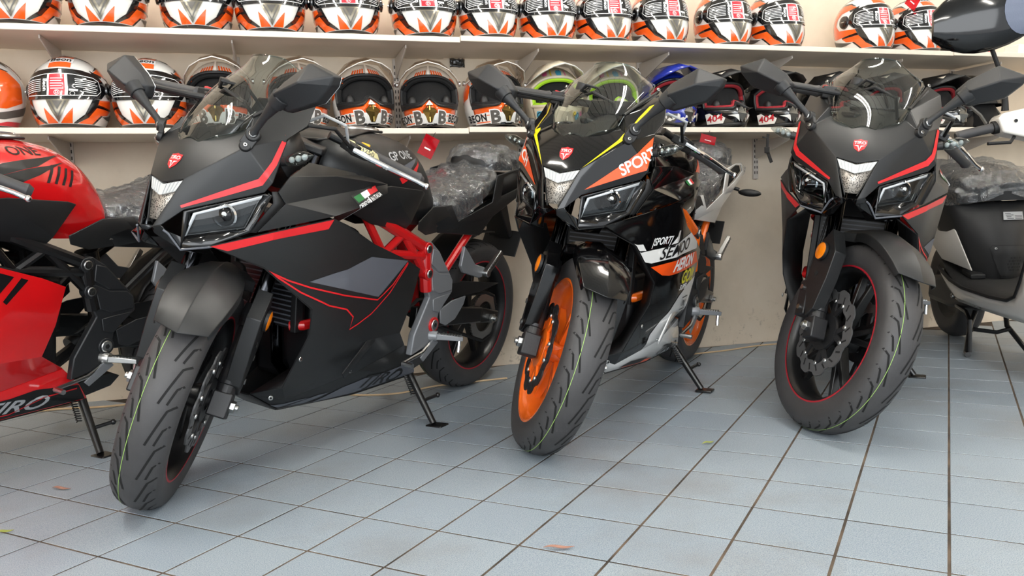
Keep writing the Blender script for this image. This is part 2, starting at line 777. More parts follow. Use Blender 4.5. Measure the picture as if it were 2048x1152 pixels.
for row, nm in ((1, 'upper'), (0, 'lower')):
    bx = [0.70, 2.985] if row else [0.72, 2.96]
    shelf_board(row, -2.1, bx[0] - 0.001, 0.0, 'cream shelf board, %s row, left of the first joint' % nm)
    shelf_board(row, bx[0] + 0.001, bx[1] - 0.001, 0.006, 'cream shelf board, %s row, middle length between the joints' % nm)
    shelf_board(row, bx[1] + 0.001, 4.6, 0.008, 'cream shelf board, %s row, right of the last joint' % nm)
ordn = ['first', 'second', 'third', 'fourth', 'fifth', 'sixth', 'seventh', 'eighth']
for k, x in enumerate([-0.755, -0.13, 0.50, 1.03, 1.60, 2.19, 2.763, 3.32]):
    st = empty('slotted_upright', (x, YW, 0), (0, 0, 0), 'slotted steel wall upright, %s from the left along the wall' % ordn[k], 'bracket', 'uprights carrying the shelves')
    MB().box((0, -0.006, 1.06), (0.026, 0.012, 0.54)).build('channel', 'bracket_steel', st, bevel=0.002)
    mb = MB()
    for q in range(20):
        for s in (-1, 1):
            mb.box((s * 0.006, -0.0125, 0.82 + q * 0.025), (0.004, 0.001, 0.013))
    mb.build('slot_row', 'slot_dark', st)['kind'] = 'stuff'
    for row in (1, 0):
        z = shelf_z(row, x) - TH - 0.001
        MB().prism([(-0.0025, -0.012, z), (-0.0025, -0.305, z), (-0.0025, -0.305, z - 0.012), (-0.0025, -0.06, z - 0.075), (-0.0025, -0.012, z - 0.085)], (0.005, 0, 0)).build('bracket_arm', 'bracket_steel', st, bevel=0.001)
# ------------------------------------------------------------------ motorcycle materials
mat('matte_black', (26, 27, 28), 0.42, spec=0.42, bump=0.03, bscale=900)
mat('gloss_black', (7, 7, 8), 0.10, coat=0.15, spec=0.4)
mat('gloss_red', (206, 20, 24), 0.2, coat=1.0)
mat('gloss_white', (232, 231, 228), 0.2, coat=1.0)
mat('gloss_orange', (238, 106, 26), 0.25, coat=0.6)
mat('pin_red', (158, 22, 38), 0.4)
mat('stripe_red', (200, 28, 34), 0.4)
mat('stripe_orange', (238, 82, 20), 0.3, coat=0.4)
mat('stripe_yellow', (244, 222, 10), 0.3, coat=0.4)
mat('graphic_grey', (84, 87, 94), 0.45)
mat('graphic_silver', (176, 178, 180), 0.4)
mat('letter_white', (236, 236, 234), 0.4)
mat('letter_black', (14, 14, 15), 0.4)
mat('letter_yellow', (214, 206, 40), 0.4)
mat('flag_green', (20, 110, 50), 0.4)
mat('black_plastic', (22, 22, 23), 0.5, bump=0.06, bscale=700)
mat('mirror_plastic', (30, 31, 33), 0.55, bump=0.08, bscale=600)
mat('deep_black', (8, 8, 9), 0.6)
mat('engine_black', (24, 24, 26), 0.45, bump=0.1, bscale=160)
mat('rubber', (58, 57, 58), 0.55, bump=0.06, bscale=300, var=0.2, vscale=20)
mat('groove', (4, 4, 4), 0.85)
mat('tyre_green', (150, 190, 96), 0.6)
mat('tyre_print', (150, 150, 130), 0.7)
mat('frame_red', (186, 22, 24), 0.3, coat=0.5)
mat('frame_black', (15, 15, 16), 0.35, coat=0.3)
mat('alu_grey', (128, 130, 133), 0.42, metal=0.35)
mat('plate_black', (30, 31, 33), 0.45)
mat('steel', (190, 190, 188), 0.28, metal=1.0)
mat('chrome', (225, 226, 228), 0.08, metal=1.0)
mat('dark_chrome', (60, 61, 64), 0.12, metal=1.0)
mat('disc_steel', (104, 104, 105), 0.4, metal=0.6)
mat('rim_black', (18, 18, 19), 0.35)
mat('amber', (240, 130, 10), 0.25, coat=0.6)
mat('lamp_white', (196, 198, 196), 0.3, coat=0.6)
mat('lamp_strip', (200, 204, 208), 0.35, coat=0.5)
mat('button_yellow', (238, 178, 18), 0.45)
mat('tag_paper', (236, 230, 176), 0.8)
mat('seat_vinyl', (20, 20, 22), 0.5, bump=0.2, bscale=120)
mat('mesh_grey', (128, 122, 114), 0.45, metal=0.6)
mat('ink', (40, 40, 60), 0.7)
glassy('screen_tint', (184, 192, 188), 1.0, 0.01, 1.6)
glassy('lens_clear', (214, 220, 220), 1.0, 0.02, 1.5)
glassy('plastic_wrap', (226, 230, 234), 1.0, 0.08, 2.0, bump=0.8, bscale=22, dist=0.02, haze=0.05)
glassy('lamp_cover', (206, 212, 214), 1.0, 0.03, 1.38)
m_mesh, nt, b, tc = nodes_of('v_mesh')
_w = N(nt, 'ShaderNodeTexVoronoi', Scale=260.0)
nt.links.new(tc.outputs['Object'], _w.inputs['Vector'])
nt.links.new(ramp(nt, _w.outputs['Distance'], [(0.3, S((24, 22, 20))), (0.45, S((176, 168, 158)))]), b.inputs['Base Color'])
b.inputs['Metallic'].default_value = 0.5
b.inputs['Roughness'].default_value = 0.4

STYLES = {
    'black': dict(cowl='matte_black', side='matte_black', belly='matte_black', tank='matte_black', tail='matte_black', fender='matte_black', frame='frame_red', rim='rim_black', pin='pin_red', plate='alu_grey', disc='disc_steel', peg='steel', chin='gloss_black'),
    'orange': dict(cowl='gloss_black', side='gloss_black', belly='gloss_white', tank='gloss_black', tail='gloss_white', fender='gloss_black', frame='gloss_orange', rim='gloss_orange', pin='gloss_orange', plate='plate_black', disc='engine_black', peg='steel', chin='gloss_black'),
    'red': dict(cowl='gloss_red', side='gloss_red', belly='gloss_red', tank='gloss_red', tail='frame_black', fender='gloss_red', frame='frame_black', rim='rim_black', pin='pin_red', plate='plate_black', disc='disc_steel', peg='steel', chin='gloss_black'),
}

AX_F = Vector((-0.072, 0, 0.287))
AX_R = Vector((-1.455, 0, 0.295))
STEER = 37


def tyre_profile(rad, hw):
    k = rad - 0.295
    h = hw / 0.0585
    half = [(0.210, 0.046 * h), (0.216, 0.0515 * h), (0.236, 0.0575 * h), (0.256, 0.0585 * h), (0.270, 0.055 * h), (0.2795, 0.047 * h), (0.2865, 0.036 * h), (0.2915, 0.024 * h), (0.2942, 0.012 * h), (0.295, 0)]
    half = [(r + (k if r > 0.22 else 0), y) for r, y in half]
    return half + [(r, -y) for r, y in reversed(half[:-1])]


def tyre_point(prof, th, y, off=0.0007):
    ys = sorted((p for p in prof if p[0] > 0.25), key=lambda p: p[1])
    for (r0, y0), (r1, y1) in zip(ys, ys[1:]):
        if y0 <= y <= y1:
            t = (y - y0) / ((y1 - y0) or 1)
            return Vector(((r0 + (r1 - r0) * t + off) * cos(th), y, (r0 + (r1 - r0) * t + off) * sin(th)))
    return Vector(((ys[0][0] + off) * cos(th), y, (ys[0][0] + off) * sin(th)))


def strip_on_tyre(mb, prof, pts, w):
    fine = []
    for (a0, y0), (a1, y1) in zip(pts, pts[1:]):
        n = max(1, int(max(abs(a1 - a0) * 0.29, abs(y1 - y0)) / 0.007))
        fine += [(a0 + (a1 - a0) * i / n, y0 + (y1 - y0) * i / n) for i in range(n)]
    fine.append(pts[-1])
    vs_, fs_ = stroke2([(a * 0.29, y) for a, y in fine], w)
    mb.add([tyre_point(prof, a / 0.29, y) for a, y in vs_], fs_)


def wheel(root, st, centre, rad, hw, M, front):
    """M: steering matrix (identity for the rear)"""
    T = M @ Matrix.Translation(centre)
    pre = 'front' if front else 'rear'
    prof = tyre_profile(rad, hw)
    ty = MB().lathe(prof, n=72, closed=True).xf(T).build(pre + '_tyre', 'rubber', root, ang=60)
    k = hw / 0.0585
    g = MB()
    n = 19
    for i in range(n):
        a = 2 * pi * i / n
        for s in (1, -1):
            o_ = 0 if s > 0 else pi / n
            strip_on_tyre(g, prof, [(a + o_, s * 0.0515 * k), (a + o_ - 0.05, s * 0.036 * k), (a + o_ - 0.34, s * 0.013 * k)], 0.0052)
            strip_on_tyre(g, prof, [(a + o_ - 0.165, s * 0.051 * k), (a + o_ - 0.205, s * 0.040 * k), (a + o_ - 0.335, s * 0.031 * k)], 0.0048)
    g.xf(T).build('tread_groove', 'groove', ty, weld=False)['kind'] = 'stuff'
    g = MB()
    pts = [(2 * pi * i / 90, -0.0245 * k) for i in range(91)]
    strip_on_tyre(g, prof, pts, 0.0013)
    g.xf(T).build('green_line', 'tyre_green', ty, weld=False)
    rimp = [(0.2175, 0.047 * k), (0.2175, 0.0505 * k), (0.209, 0.0505 * k), (0.200, 0.042 * k), (0.194, 0.030 * k), (0.190, 0.0), (0.194, -0.030 * k), (0.200, -0.042 * k), (0.209, -0.0505 * k), (0.2175, -0.0505 * k), (0.2175, -0.047 * k), (0.206, -0.030 * k), (0.204, 0), (0.206, 0.030 * k)]
    rim = MB().lathe(rimp, n=72, closed=True).xf(T).build(pre + '_rim', st['rim'], root, ang=40)
    for s in (1, -1):
        MB().lathe([(0.2165, s * 0.0507 * k), (0.2165, s * 0.0515 * k), (0.211, s * 0.0515 * k), (0.211, s * 0.0507 * k)], n=72, closed=True).xf(T).build('pinstripe', st['pin'], rim)
    hub = MB().lathe([(0.001, 0.052), (0.03, 0.052), (0.036, 0.04), (0.03, 0.025), (0.03, -0.025), (0.036, -0.04), (0.03, -0.052), (0.001, -0.052)], n=24).xf(T).build('hub', st['rim'], rim)
    for i in range(5):
        a = 2 * pi * i / 5 + 0.3
        for da in (-0.16, 0.16):
            p0 = Vector((0.03 * cos(a), 0, 0.03 * sin(a)))
            p1 = Vector((0.197 * cos(a + da), 0, 0.197 * sin(a + da)))
            MB().bar(p0, p1, 0.022, 0.036, (0, 1, 0), 0.014, 0.020).xf(T).build('spoke', st['rim'], rim, bevel=0.003)
    # brake discs with wavy edges
    for s in ((1, -1) if front else (-1,)):
        R0 = 0.132 if front else 0.10
        y = s * (0.062 if front else 0.055)
        nn = 90
        mb = MB()
        rows = []
        for i in range(nn):
            a = 2 * pi * i / nn
            w = 0.0055 * (1 if sin(10 * a) > 0.2 else (-1 if sin(10 * a) < -0.5 else 0.3))
            ro, ri = R0 + w, R0 - 0.036 + 0.004 * sin(10 * a + 1)
            c, q = cos(a), sin(a)
            rows.append([(ri * c, y - 0.002, ri * q), (ro * c, y - 0.002, ro * q), (ro * c, y + 0.002, ro * q), (ri * c, y + 0.002, ri * q)])
        rows.append(rows[0])
        mb.grid(rows, closed=True)
        disc = mb.xf(T).build('brake_disc', st['disc'], root, ang=30)
        mb = MB()
        for i in range(20):
            a = 2 * pi * i / 20
            for da, r0, r1 in ((0.0, R0 - 0.028, R0 - 0.010),):
                p0 = Vector((r0 * cos(a), y + s * 0.0024, r0 * sin(a)))
                p1 = Vector((r1 * cos(a + 0.1), y + s * 0.0024, r1 * sin(a + 0.1)))
                mb.bar(p0, p1, 0.005, 0.0006, (0, 1, 0))
        mb.xf(T).build('vent_slot', 'groove', disc)['kind'] = 'stuff'
        mb = MB().lathe([(0.028, y - 0.004), (0.058, y - 0.004), (0.058, y + 0.004), (0.028, y + 0.004)], n=32, closed=True)
        for i in range(5):
            a = 2 * pi * i / 5 + 0.2
            for da in (-0.24, 0.24):
                mb.bar((0.05 * cos(a), y, 0.05 * sin(a)), ((R0 - 0.032) * cos(a + da), y, (R0 - 0.032) * sin(a + da)), 0.016, 0.006, (0, 1, 0))
        mb.xf(T).build('disc_carrier', 'engine_black' if st['rim'] != 'gloss_orange' else 'gloss_orange', disc)
        for i in range(5):
            a = 2 * pi * i / 5 + 0.2
            for da in (-0.24, 0.24):
                q = Vector(((R0 - 0.034) * cos(a + da), y, (R0 - 0.034) * sin(a + da)))
                MB().cyl(q, q + Vector((0, s * 0.006, 0)), 0.0075, 0.006, n=12).xf(T).build('bolt', 'steel', disc, bevel=0.001)
    return T


def bolt(parent, p, n, r=0.009, h=0.006, m='steel'):
    p, n = Vector(p), Vector(n).normalized()
    o = MB().cyl(p, p + n * h, r, r * 0.85, n=14).build('bolt', m, parent, bevel=0.0012)
    MB().cyl(p + n * h, p + n * (h + 0.0004), r * 0.42, n=6).build('socket', 'groove', o)
    return o


def decal_group(root):
    return root


def motorcycle(name, style, label, group, loc, psi, phi, deco, pitch=0.0):
    st = STYLES[style]
    root = empty(name, loc, (-phi, pitch, psi), label, 'motorcycle', group)
    axis_p = Vector((0.0, 0, 0))
    d = Vector((-sin(R(25)), 0, cos(R(25))))
    SM = Matrix.Translation(axis_p) @ Matrix.Rotation(R(STEER), 4, d) @ Matrix.Translation(-axis_p)
    I4 = Matrix.Identity(4)
    # ------- wheels
    wheel(root, st, AX_F, 0.295, 0.0585, SM, True)
    wheel(root, st, AX_R, 0.295, 0.070, I4, False)
    # ------- fork
    fwd = Vector((cos(R(25)), 0, sin(R(25))))
    for s, nm in ((1, 'left'), (-1, 'right')):
        base = AX_F + Vector((0, s * 0.098, 0))
        P = lambda h, q=0.0: base + d * h + fwd * q
        leg = MB().cyl(P(-0.03), P(0.05), 0.024, 0.026).cyl(P(0.05), P(0.20), 0.027, 0.027).cyl(P(0.20), P(0.235), 0.030, 0.034).cyl(P(0.235), P(0.262), 0.034, 0.030)
        leg = leg.xf(SM).build('fork_leg', 'engine_black', root, bevel=0.002)
        MB().cyl(P(0.255), P(0.70), 0.0205, n=18).xf(SM).build('fork_tube', 'dark_chrome', leg)
        MB().bar(P(-0.035) + fwd * 0.004, P(0.03) + fwd * 0.004, 0.05, 0.046, fwd).xf(SM).build('axle_clamp', 'engine_black', leg, bevel=0.004)
        q = base + Vector((0, s * 0.024, 0))
        nut = MB().cyl(q, q + Vector((0, s * 0.012, 0)), 0.016, n=6).cyl(q + Vector((0, s * 0.012, 0)), q + Vector((0, s * 0.02, 0)), 0.008, n=10)
        nut.xf(SM).build('axle_nut', 'steel', leg, bevel=0.001)
        # caliper behind the leg
        cb = MB().bar(P(0.045) - fwd * 0.062, P(0.16) - fwd * 0.058, 0.052, 0.046, fwd).bar(P(0.06) - fwd * 0.03, P(0.14) - fwd * 0.03, 0.022, 0.05, fwd)
        cal = cb.xf(SM).build('brake_caliper', 'engine_black', root, bevel=0.005)
        for h in (0.07, 0.135):
            q = P(h) - fwd * 0.062 + Vector((0, s * 0.026, 0))
            MB().cyl(q, q + Vector((0, s * 0.005, 0)), 0.008, n=12).xf(SM).build('bolt', 'steel', cal)
        # fork guard plate
        yb = s * 0.128
        gp = [P(0.275, 0.012), P(0.30, 0.052), P(0.22, 0.085), P(0.14, 0.062), P(0.05, 0.022), P(0.03, -0.012), P(0.16, -0.040), P(0.235, -0.024)]
        gp = [Vector((q.x, yb - s * 0.036, q.z)) for q in gp]
        gd = MB().prism(gp, (0, s * 0.039, 0)).xf(SM).build('fork_guard', 'matte_black' if style != 'orange' else 'gloss_black', leg, bevel=0.002)
        q = P(0.165, 0.006)
        q = Vector((q.x, yb + s * 0.003, q.z))
        MB().cyl(q, q + Vector((0, s * 0.001, 0)), 0.009, n=16).xf(SM).build('recess', 'groove', gd)
        # amber reflector on a short stalk
        q = P(0.232, 0.022)
        q = Vector((q.x, yb + s * 0.004, q.z))
        rf = MB().cyl(q, q + Vector((0, s * 0.009, 0)), 0.029, n=26).xf(SM).build('reflector', 'black_plastic', root, bevel=0.001)
        MB().lathe([(0.0005, 0.0135), (0.018, 0.0125), (0.026, 0.0095), (0.026, 0.008)], o=q, axis=(0, s, 0), n=26).xf(SM).build('reflector_lens', 'amber', rf)
        q2 = q + Vector((0, -s * 0.02, 0))
        MB().cyl(q2, q, 0.006, n=10).xf(SM).build('stalk', 'steel', rf)
    # brake hoses
    for s in (1, -1):
        P = lambda h, q=0.0: AX_F + Vector((0, s * 0.10, 0)) + d * h + fwd * q
        MB().tube([P(0.14, -0.06), P(0.2, -0.05) + Vector((0, s * 0.02, 0)), P(0.3, -0.035) + Vector((0, s * 0.012, 0)), P(0.42, -0.03), P(0.5, -0.05)], 0.0042).xf(SM).build('brake_hose', 'deep_black', root)
    # ------- front mudguard
    rows = []
    A0, A1 = 50, 146
    nrow = 15
    for i in range(nrow):
        t = i / (nrow - 1)
        a = R(A0 + (A1 - A0) * t)
        w = 0.052 + 0.028 * math.sin(pi * min(1, t * 1.5 + 0.12)) if t < 0.6 else 0.080 - (t - 0.6) * 0.075
        rr = 0.332 + 0.012 * t
        drop = 0.030 + 0.022 * math.sin(pi * t)
        row = []
        for y, k in ((-w, drop), (-w * 0.97, drop * 0.45), (-w * 0.62, 0.006), (0, -0.006), (w * 0.62, 0.006), (w * 0.97, drop * 0.45), (w, drop)):
            aa = a + (0.07 * (1 - abs(y) / w) if i == 0 else 0) * -1
            row.append(AX_F + Vector(((rr - k) * cos(aa), y, (rr - k) * sin(aa))))
        rows.append(row)
    fe = MB().grid(rows).xf(SM).build('front_mudguard', st['fender'], root, solid=0.004, bevel=0.003, ang=28)
    # ------- nose cowl
    C0, SB, EM, VC, DT = (-.116, 0, .912), (-.110, .033, .904), (-.071, 0, .858), (-.038, 0, .803), (-.050, .058, .816)
    PR, PRo, HI, HO, EL = (.006, .020, .700), (-.004, .040, .706), (-.042, .070, .744), (-.178, .190, .797), (-.187, .207, .822)
    RE, ST_, WT, WI, KI, SL, M1 = (-.215, .203, .875), (-.236, .199, .928), (-.352, .188, 1.036), (-.394, .148, 1.066), (-.208, .112, .974), (-.196, .102, .944), (-.150, .153, .903)
    RB = (-.30, .204, .965)
    cv = [C0, SB, EM, VC, DT, PR, PRo, HI, HO, EL, RE, ST_, WT, WI, KI, SL, M1, RB]
    cf = [(0, 1, 2), (1, 4, 2), (2, 4, 3), (1, 15, 16, 4), (15, 14, 16), (14, 11, 16), (14, 13, 12, 17), (14, 17, 11), (16, 11, 10, 9), (16, 9, 8, 7), (16, 7, 4), (4, 7, 6, 5)]
    cw = MB().add(cv, cf).tri().mirror()
    cowl_bvh = cw.bvh()
    cowl = cw.build('nose_cowl', st['cowl'], root, solid=0.005, bevel=0.006, seg=3, ang=24)
    # lining that closes the nose from behind
    ib = MB().add([(-.13, 0, .895), (-.215, .095, .935), (-.30, .17, .94), (-.21, .185, .83), (-.17, .15, .79), (-.075, .05, .80), (-.07, 0, .79), (-.30, .11, .93), (-.42, .10, .99), (-.42, 0, 1.0), (-.25, 0, .95)],
                  [(0, 1, 4, 5), (0, 5, 6), (1, 2, 3, 4), (1, 7, 2), (0, 10, 7, 1), (10, 9, 8, 7)]).mirror()
    ib.build('cowl_lining', 'black_plastic', root, solid=0.004)
    dash = MB().prism([(-.36, -.07, .985), (-.36, .07, .985), (-.40, .075, 1.03), (-.40, -.075, 1.03)], (-.03, 0, -.012)).build('instrument_panel', 'gloss_black', root, bevel=0.004)
    # chin below the lamps
    cb = [PR, PRo, (-.012, .050, .694), (-.046, .066, .678), (-.034, .072, .652), (-.060, .135, .664), (-.140, .166, .704), (-.004, .018, .685), (-.03, 0, .70), (-.15, .178, .70), (-.19, .204, .79), (-.185, .196, .797), (-.070, .050, .640), (-.10, .11, .640)]
    ch = MB().add(cb, [(0, 1, 2, 7), (2, 3, 4, 7), (3, 6, 5, 4), (6, 9, 5), (6, 11, 10, 9), (7, 4, 12), (4, 5, 13, 12), (0, 7, 8)]).mirror()
    ch.build('chin_panel', st['chin'], root, solid=0.004, bevel=0.003)
    # rim under the beak that reads as a lighter line
    for s in (1, -1):
        pts = [(-.006, s * .046, .696), (-.014, s * .054, .688), (-.033, s * .074, .651), (-.061, s * .137, .664), (-.10, s * .155, .672)]
        MB().tube(pts, 0.0028, n=8).build('beak_edge', 'graphic_grey' if style == 'black' else st['cowl'], root)
    # V opening: lamp bar and metal mesh
    MB().add([(-.062, -.056, .812), (-.062, .056, .812), (-.020, .018, .715), (-.020, -.018, .715)], [(0, 1, 2, 3)]).build('grille_mesh', 'v_mesh', root, solid=0.003)
    mb = MB().add([(-.040, 0, .798), (-.051, .055, .812), (-.040, .042, .785), (-.030, 0, .772), (-.066, 0, .798), (-.075, .055, .812), (-.06, .042, .785), (-.052, 0, .772)],
                  [(0, 3, 2, 1), (0, 1, 5, 4), (1, 2, 6, 5), (2, 3, 7, 6)]).mirror()
    drl = mb.build('lamp_bar', 'lamp_white', root, bevel=0.001, ang=20)
    for s in (1, -1):
        for k in range(1, 5):
            t = k / 5
            a = Vector((-.040 - .011 * t, s * .055 * t, .798 + .014 * t)) + Vector((.0008, 0, 0))
            b_ = Vector((-.030 - .010 * t, s * .042 * t, .772 + .013 * t)) + Vector((.0008, 0, 0))
            MB().bar(a, b_, 0.0022, 0.001, (1, 0, 0)).build('facet', 'graphic_silver', drl)
        MB().prism([(-.056, s * .056, .814), (-.010, s * .014, .708), (-.020, s * .014, .708), (-.066, s * .056, .814)], (0.0, s * .004, .002)).build('mesh_frame', st['cowl'], root, bevel=0.001)
    # headlamps
    for s in (1, -1):
        F = lambda x, y, z: Vector((x, s * y, z))
        hl = [F(-.049, .065, .681), F(-.064, .078, .738), F(-.175, .186, .790), F(-.145, .165, .708)]
        nrm = (hl[1] - hl[0]).cross(hl[3] - hl[0]).normalized()
        if nrm.x < 0:
            nrm = -nrm
        bk = [q - nrm * 0.030 for q in hl]
        mid = sum(bk, Vector()) / 4
        bk2 = [mid + (q - mid) * 0.9 for q in bk]
        box = MB().grid([hl, bk2], closed=True)
        box.f.append((4, 5, 6, 7))
        unit = box.build('headlamp', 'gloss_black', root, solid=0.003)
        # surround between cowl, lamp and side panel
        e = [F(-.042, .068, .742), F(-.178, .190, .795), F(-.190, .204, .790), F(-.150, .178, .700), F(-.060, .135, .664), F(-.036, .070, .655)]
        i_ = [hl[1], hl[2], hl[2], hl[3], hl[3], hl[0]]
        i_ = [q - nrm * 0.003 for q in i_]
        MB().grid([e, i_], closed=True).build('lamp_surround', 'gloss_black', unit, solid=0.003)
        up = (hl[1] - hl[0]).normalized()
        al = (hl[2] - hl[1]).normalized()
        inn = [hl[0] + al * 0.006 + nrm * 0.001, hl[1] + al * 0.010 - up * 0.007 + nrm * 0.001, hl[2] - up * 0.009 + nrm * 0.001]
        out = [hl[0] + nrm * 0.002, hl[1] + nrm * 0.002, hl[2] + nrm * 0.002]
        MB().grid([out, inn]).build('light_guide', 'lamp_strip', unit, solid=0.003)
        c = F(-.113, .128, .735)
        ax = Vector((0.86, s * 0.5, -0.08)).normalized()
        MB().lathe([(0.030, -0.02), (0.030, 0.0), (0.026, 0.004), (0.024, -0.004)], o=c, axis=ax, n=28).build('projector_ring', 'chrome', unit)
        pl = MB().lathe([(0.0003, 0.012), (0.010, 0.0095), (0.018, 0.004), (0.024, -0.004)], o=c, axis=ax, n=28)
        pl.build('projector_lens', 'gloss_black', unit)
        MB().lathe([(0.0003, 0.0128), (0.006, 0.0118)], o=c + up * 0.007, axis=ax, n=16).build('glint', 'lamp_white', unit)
        mx = sum(hl, Vector()) / 4 + nrm * 0.010
        MB().add(hl + [mx], [(0, 1, 4), (1, 2, 4), (2, 3, 4), (3, 0, 4)]).build('lens', 'lamp_cover', unit)
    # ------- windscreen
    rows = []
    keyr = [((-.116, .913), (-.198, .100, .943)), ((-.152, .962), (-.210, .112, .975)), ((-.203, 1.018), (-.287, .127, 1.02)), ((-.258, 1.064), (-.362, .138, 1.058)), ((-.296, 1.090), (-.398, .130, 1.078)), ((-.318, 1.108), (-.390, .094, 1.100)), ((-.334, 1.136), (-.366, .058, 1.128))]
    nc = 16
    for ri, ((xc, zc), (xe, ye, ze)) in enumerate(keyr):
        row = []
        for k in range(-nc, nc + 1):
            t = abs(k) / nc * pi / 2
            fr = 1 - cos(t)
            z = zc + (ze - zc) * fr
            x = xc + (xe - xc) * fr
            y = ye * sin(t)
            if ri == 0:
                bump_ = math.exp(-((y - .035) / .018) ** 2)
                z -= 0.012 * bump_
                x += 0.004 * bump_
            row.append(Vector((x, math.copysign(y, k), z)))
        rows.append(row)
    scr = MB().grid(rows).build('windscreen', 'screen_tint', root, subsurf=1, ang=180)
    edge = rows[0] + [r[-1] for r in rows[1:]] + list(reversed(rows[-1]))[1:] + [r[0] for r in reversed(rows[1:-1])]
    MB().tube([q + Vector((.001, 0, 0)) for q in edge], 0.0022, n=6, closed=True).build('screen_edge', 'lens_clear', scr)
    for s in (1, -1):
        bolt(root, (-.372, s * .150, 1.063), (0.5, s * .6, .4), 0.006, 0.004)
        MB().tube([(-.205, s * .112, .975), (-.285, s * .132, 1.018), (-.38, s * .148, 1.058)], 0.004).build('screen_seal', 'black_plastic', root)
        MB().prism([(-.225, s * .115, .978), (-.36, s * .148, 1.048), (-.34, s * .165, 1.02), (-.235, s * .135, .962)], (.002, s * .002, .002)).build('side_window', 'deep_black', root)
    # ------- mirrors
    for s in (1, -1):
        F = lambda x, y, z: Vector((x, s * y, z))
        base = MB()
        ax = Vector((0.62, s * 0.62, 0.25)).normalized()
        c1, c2 = F(-.163, .160, .932), F(-.150, .150, .905)
        base.cyl(c1 - ax * .004, c1 + ax * .012, .020, .017, n=20).cyl(c2 - ax * .004, c2 + ax * .009, .016, .014, n=20).bar(c1 + ax * .002, c2 + ax * .002, .034, .012, ax)
        mr = base.build('mirror_mount', 'black_plastic', root, bevel=0.002)
        bolt(mr, c1 + ax * .012, ax, 0.0105, 0.004)
        bolt(mr, c2 + ax * .009, ax, 0.006, 0.003)
        j = F(-.150, .240, 1.006)
        MB().tube([c1 + ax * .006, F(-.158, .175, .947), F(-.153, .205, .975), j], [.013, .0085, .0095, .0165], n=14).build('mirror_stem', 'mirror_plastic', mr)
        MB().cyl(j, j + Vector((0, s * .022, .020)), .020, .024, n=18).build('mirror_joint', 'mirror_plastic', mr, bevel=0.002)
        # housing: outline at the glass and a faceted shell in front of it
        ol = [(.222, 1.030), (.232, .998), (.262, .990), (.352, 1.018), (.390, 1.058), (.396, 1.080), (.322, 1.106), (.250, 1.062)]
        bk = [F(-.188 - (.01 if y > .3 else 0), y, z) for y, z in ol]
        fr = [F(-.168, y * .985 + .31 * .015, z * .985 + 1.045 * .015) for y, z in ol]
        rd = [F(-.118, .262, 1.028), F(-.122, .330, 1.058)]
        mb = MB()
        v = bk + fr + rd
        f = [tuple(range(7, -1, -1))] + [(i, (i + 1) % 8, 8 + (i + 1) % 8, 8 + i) for i in range(8)]
        f += [(8, 9, 16), (9, 10, 16), (10, 11, 17, 16), (11, 12, 17), (12, 13, 17), (13, 14, 17), (14, 15, 16, 17), (15, 8, 16)]
        mb.add(v, f)
        hs = mb.build('mirror_housing', 'mirror_plastic', mr, bevel=0.004, seg=3, ang=20)
        gl = [Vector((q.x - .0015, q.y * .97 + s * .31 * .03, q.z * .97 + 1.045 * .03)) for q in bk]
        MB().add(gl, [tuple(range(8))]).build('mirror_glass', 'chrome', hs, solid=0.001)
    # ------- indicators
    for s in (1, -1):
        b0, b1 = Vector((-.222, s * .196, .872)), Vector((-.236, s * .285, .896))
        ind = MB().cyl(b0 - Vector((0, s * .02, .004)), b0 + (b1 - b0) * .22, .009, .013, n=12).build('indicator', 'black_plastic', root)
        dd = (b1 - b0)
        rows = []
        for k in range(9):
            t = k / 8
            w = max(0.001, sin(pi * (0.08 + 0.90 * t)) ** 0.8)
            c = b0 + dd * (0.12 + 0.88 * t)
            rows.append([c + Vector((.016 * w * cos(2 * pi * q / 12), 0, .017 * w * sin(2 * pi * q / 12))) for q in range(12)])
        MB().grid(rows, closed=True).build('indicator_lens', 'lens_clear', ind)
        for k in range(3):
            c = b0 + dd * (0.34 + 0.2 * k)
            MB().ell(c, (.008, .007, .008), 10, 6).build('bulb', 'lamp_white' if style == 'black' else 'steel', ind)
    deco_ctx = dict(root=root, cowl=Proj(cowl_bvh, (0.62, 0.78, 0.10), (-.78, .62, 0)), cowlr=Proj(cowl_bvh, (0.62, -0.78, 0.10), (.78, .62, 0)), nose=Proj(cowl_bvh, (0.8, 0, 0.6), (0, 1, 0)))
    # emblem shield on the nose
    cx, cy = deco_ctx['nose'].p2((-.062, 0, .860))
    sh = [(0, .026), (.010, .022), (.021, .022), (.022, .004), (.016, -.014), (0, -.027), (-.016, -.014), (-.022, .004), (-.021, .022), (-.010, .022)]
    em = deco_ctx['nose'].put('emblem', poly2([(cx + x * .86, cy + y * .86) for x, y in sh]), 'stripe_red', root)
    up = Proj(cowl_bvh, (0.8, 0, 0.6), (0, 1, 0), 0.0020)
    up.put('emblem_lettering', join2(rot2(text_polys('TIRO', .0145, .015), 0, (cx, cy + .008)), poly2([(cx - .015, cy - .001), (cx - .003, cy - .002), (cx, cy - .019), (cx + .003, cy - .002), (cx + .015, cy - .001), (cx + .005, cy - .006), (cx, cy - .021), (cx - .005, cy - .006)])), 'letter_white', em)
    # ------- side upper panels behind the lamps
    for s in (1, -1):
        F = lambda x, y, z: (x, s * y, z)
        pv = [F(-.205, .209, .800), F(-.245, .206, .838), F(-.350, .170, .872), F(-.580, .168, .842), F(-.615, .222, .822), F(-.600, .236, .800), F(-.480, .256, .768), F(-.365, .253, .742), F(-.160, .192, .702), F(-.226, .214, .772), F(-.40, .222, .842), F(-.47, .15, .70)]
        mb = MB().add(pv, [(0, 1, 10, 9), (1, 2, 3, 10), (3, 4, 10), (9, 10, 4, 5), (9, 5, 6, 7), (9, 7, 8), (7, 6, 11)]).tri()
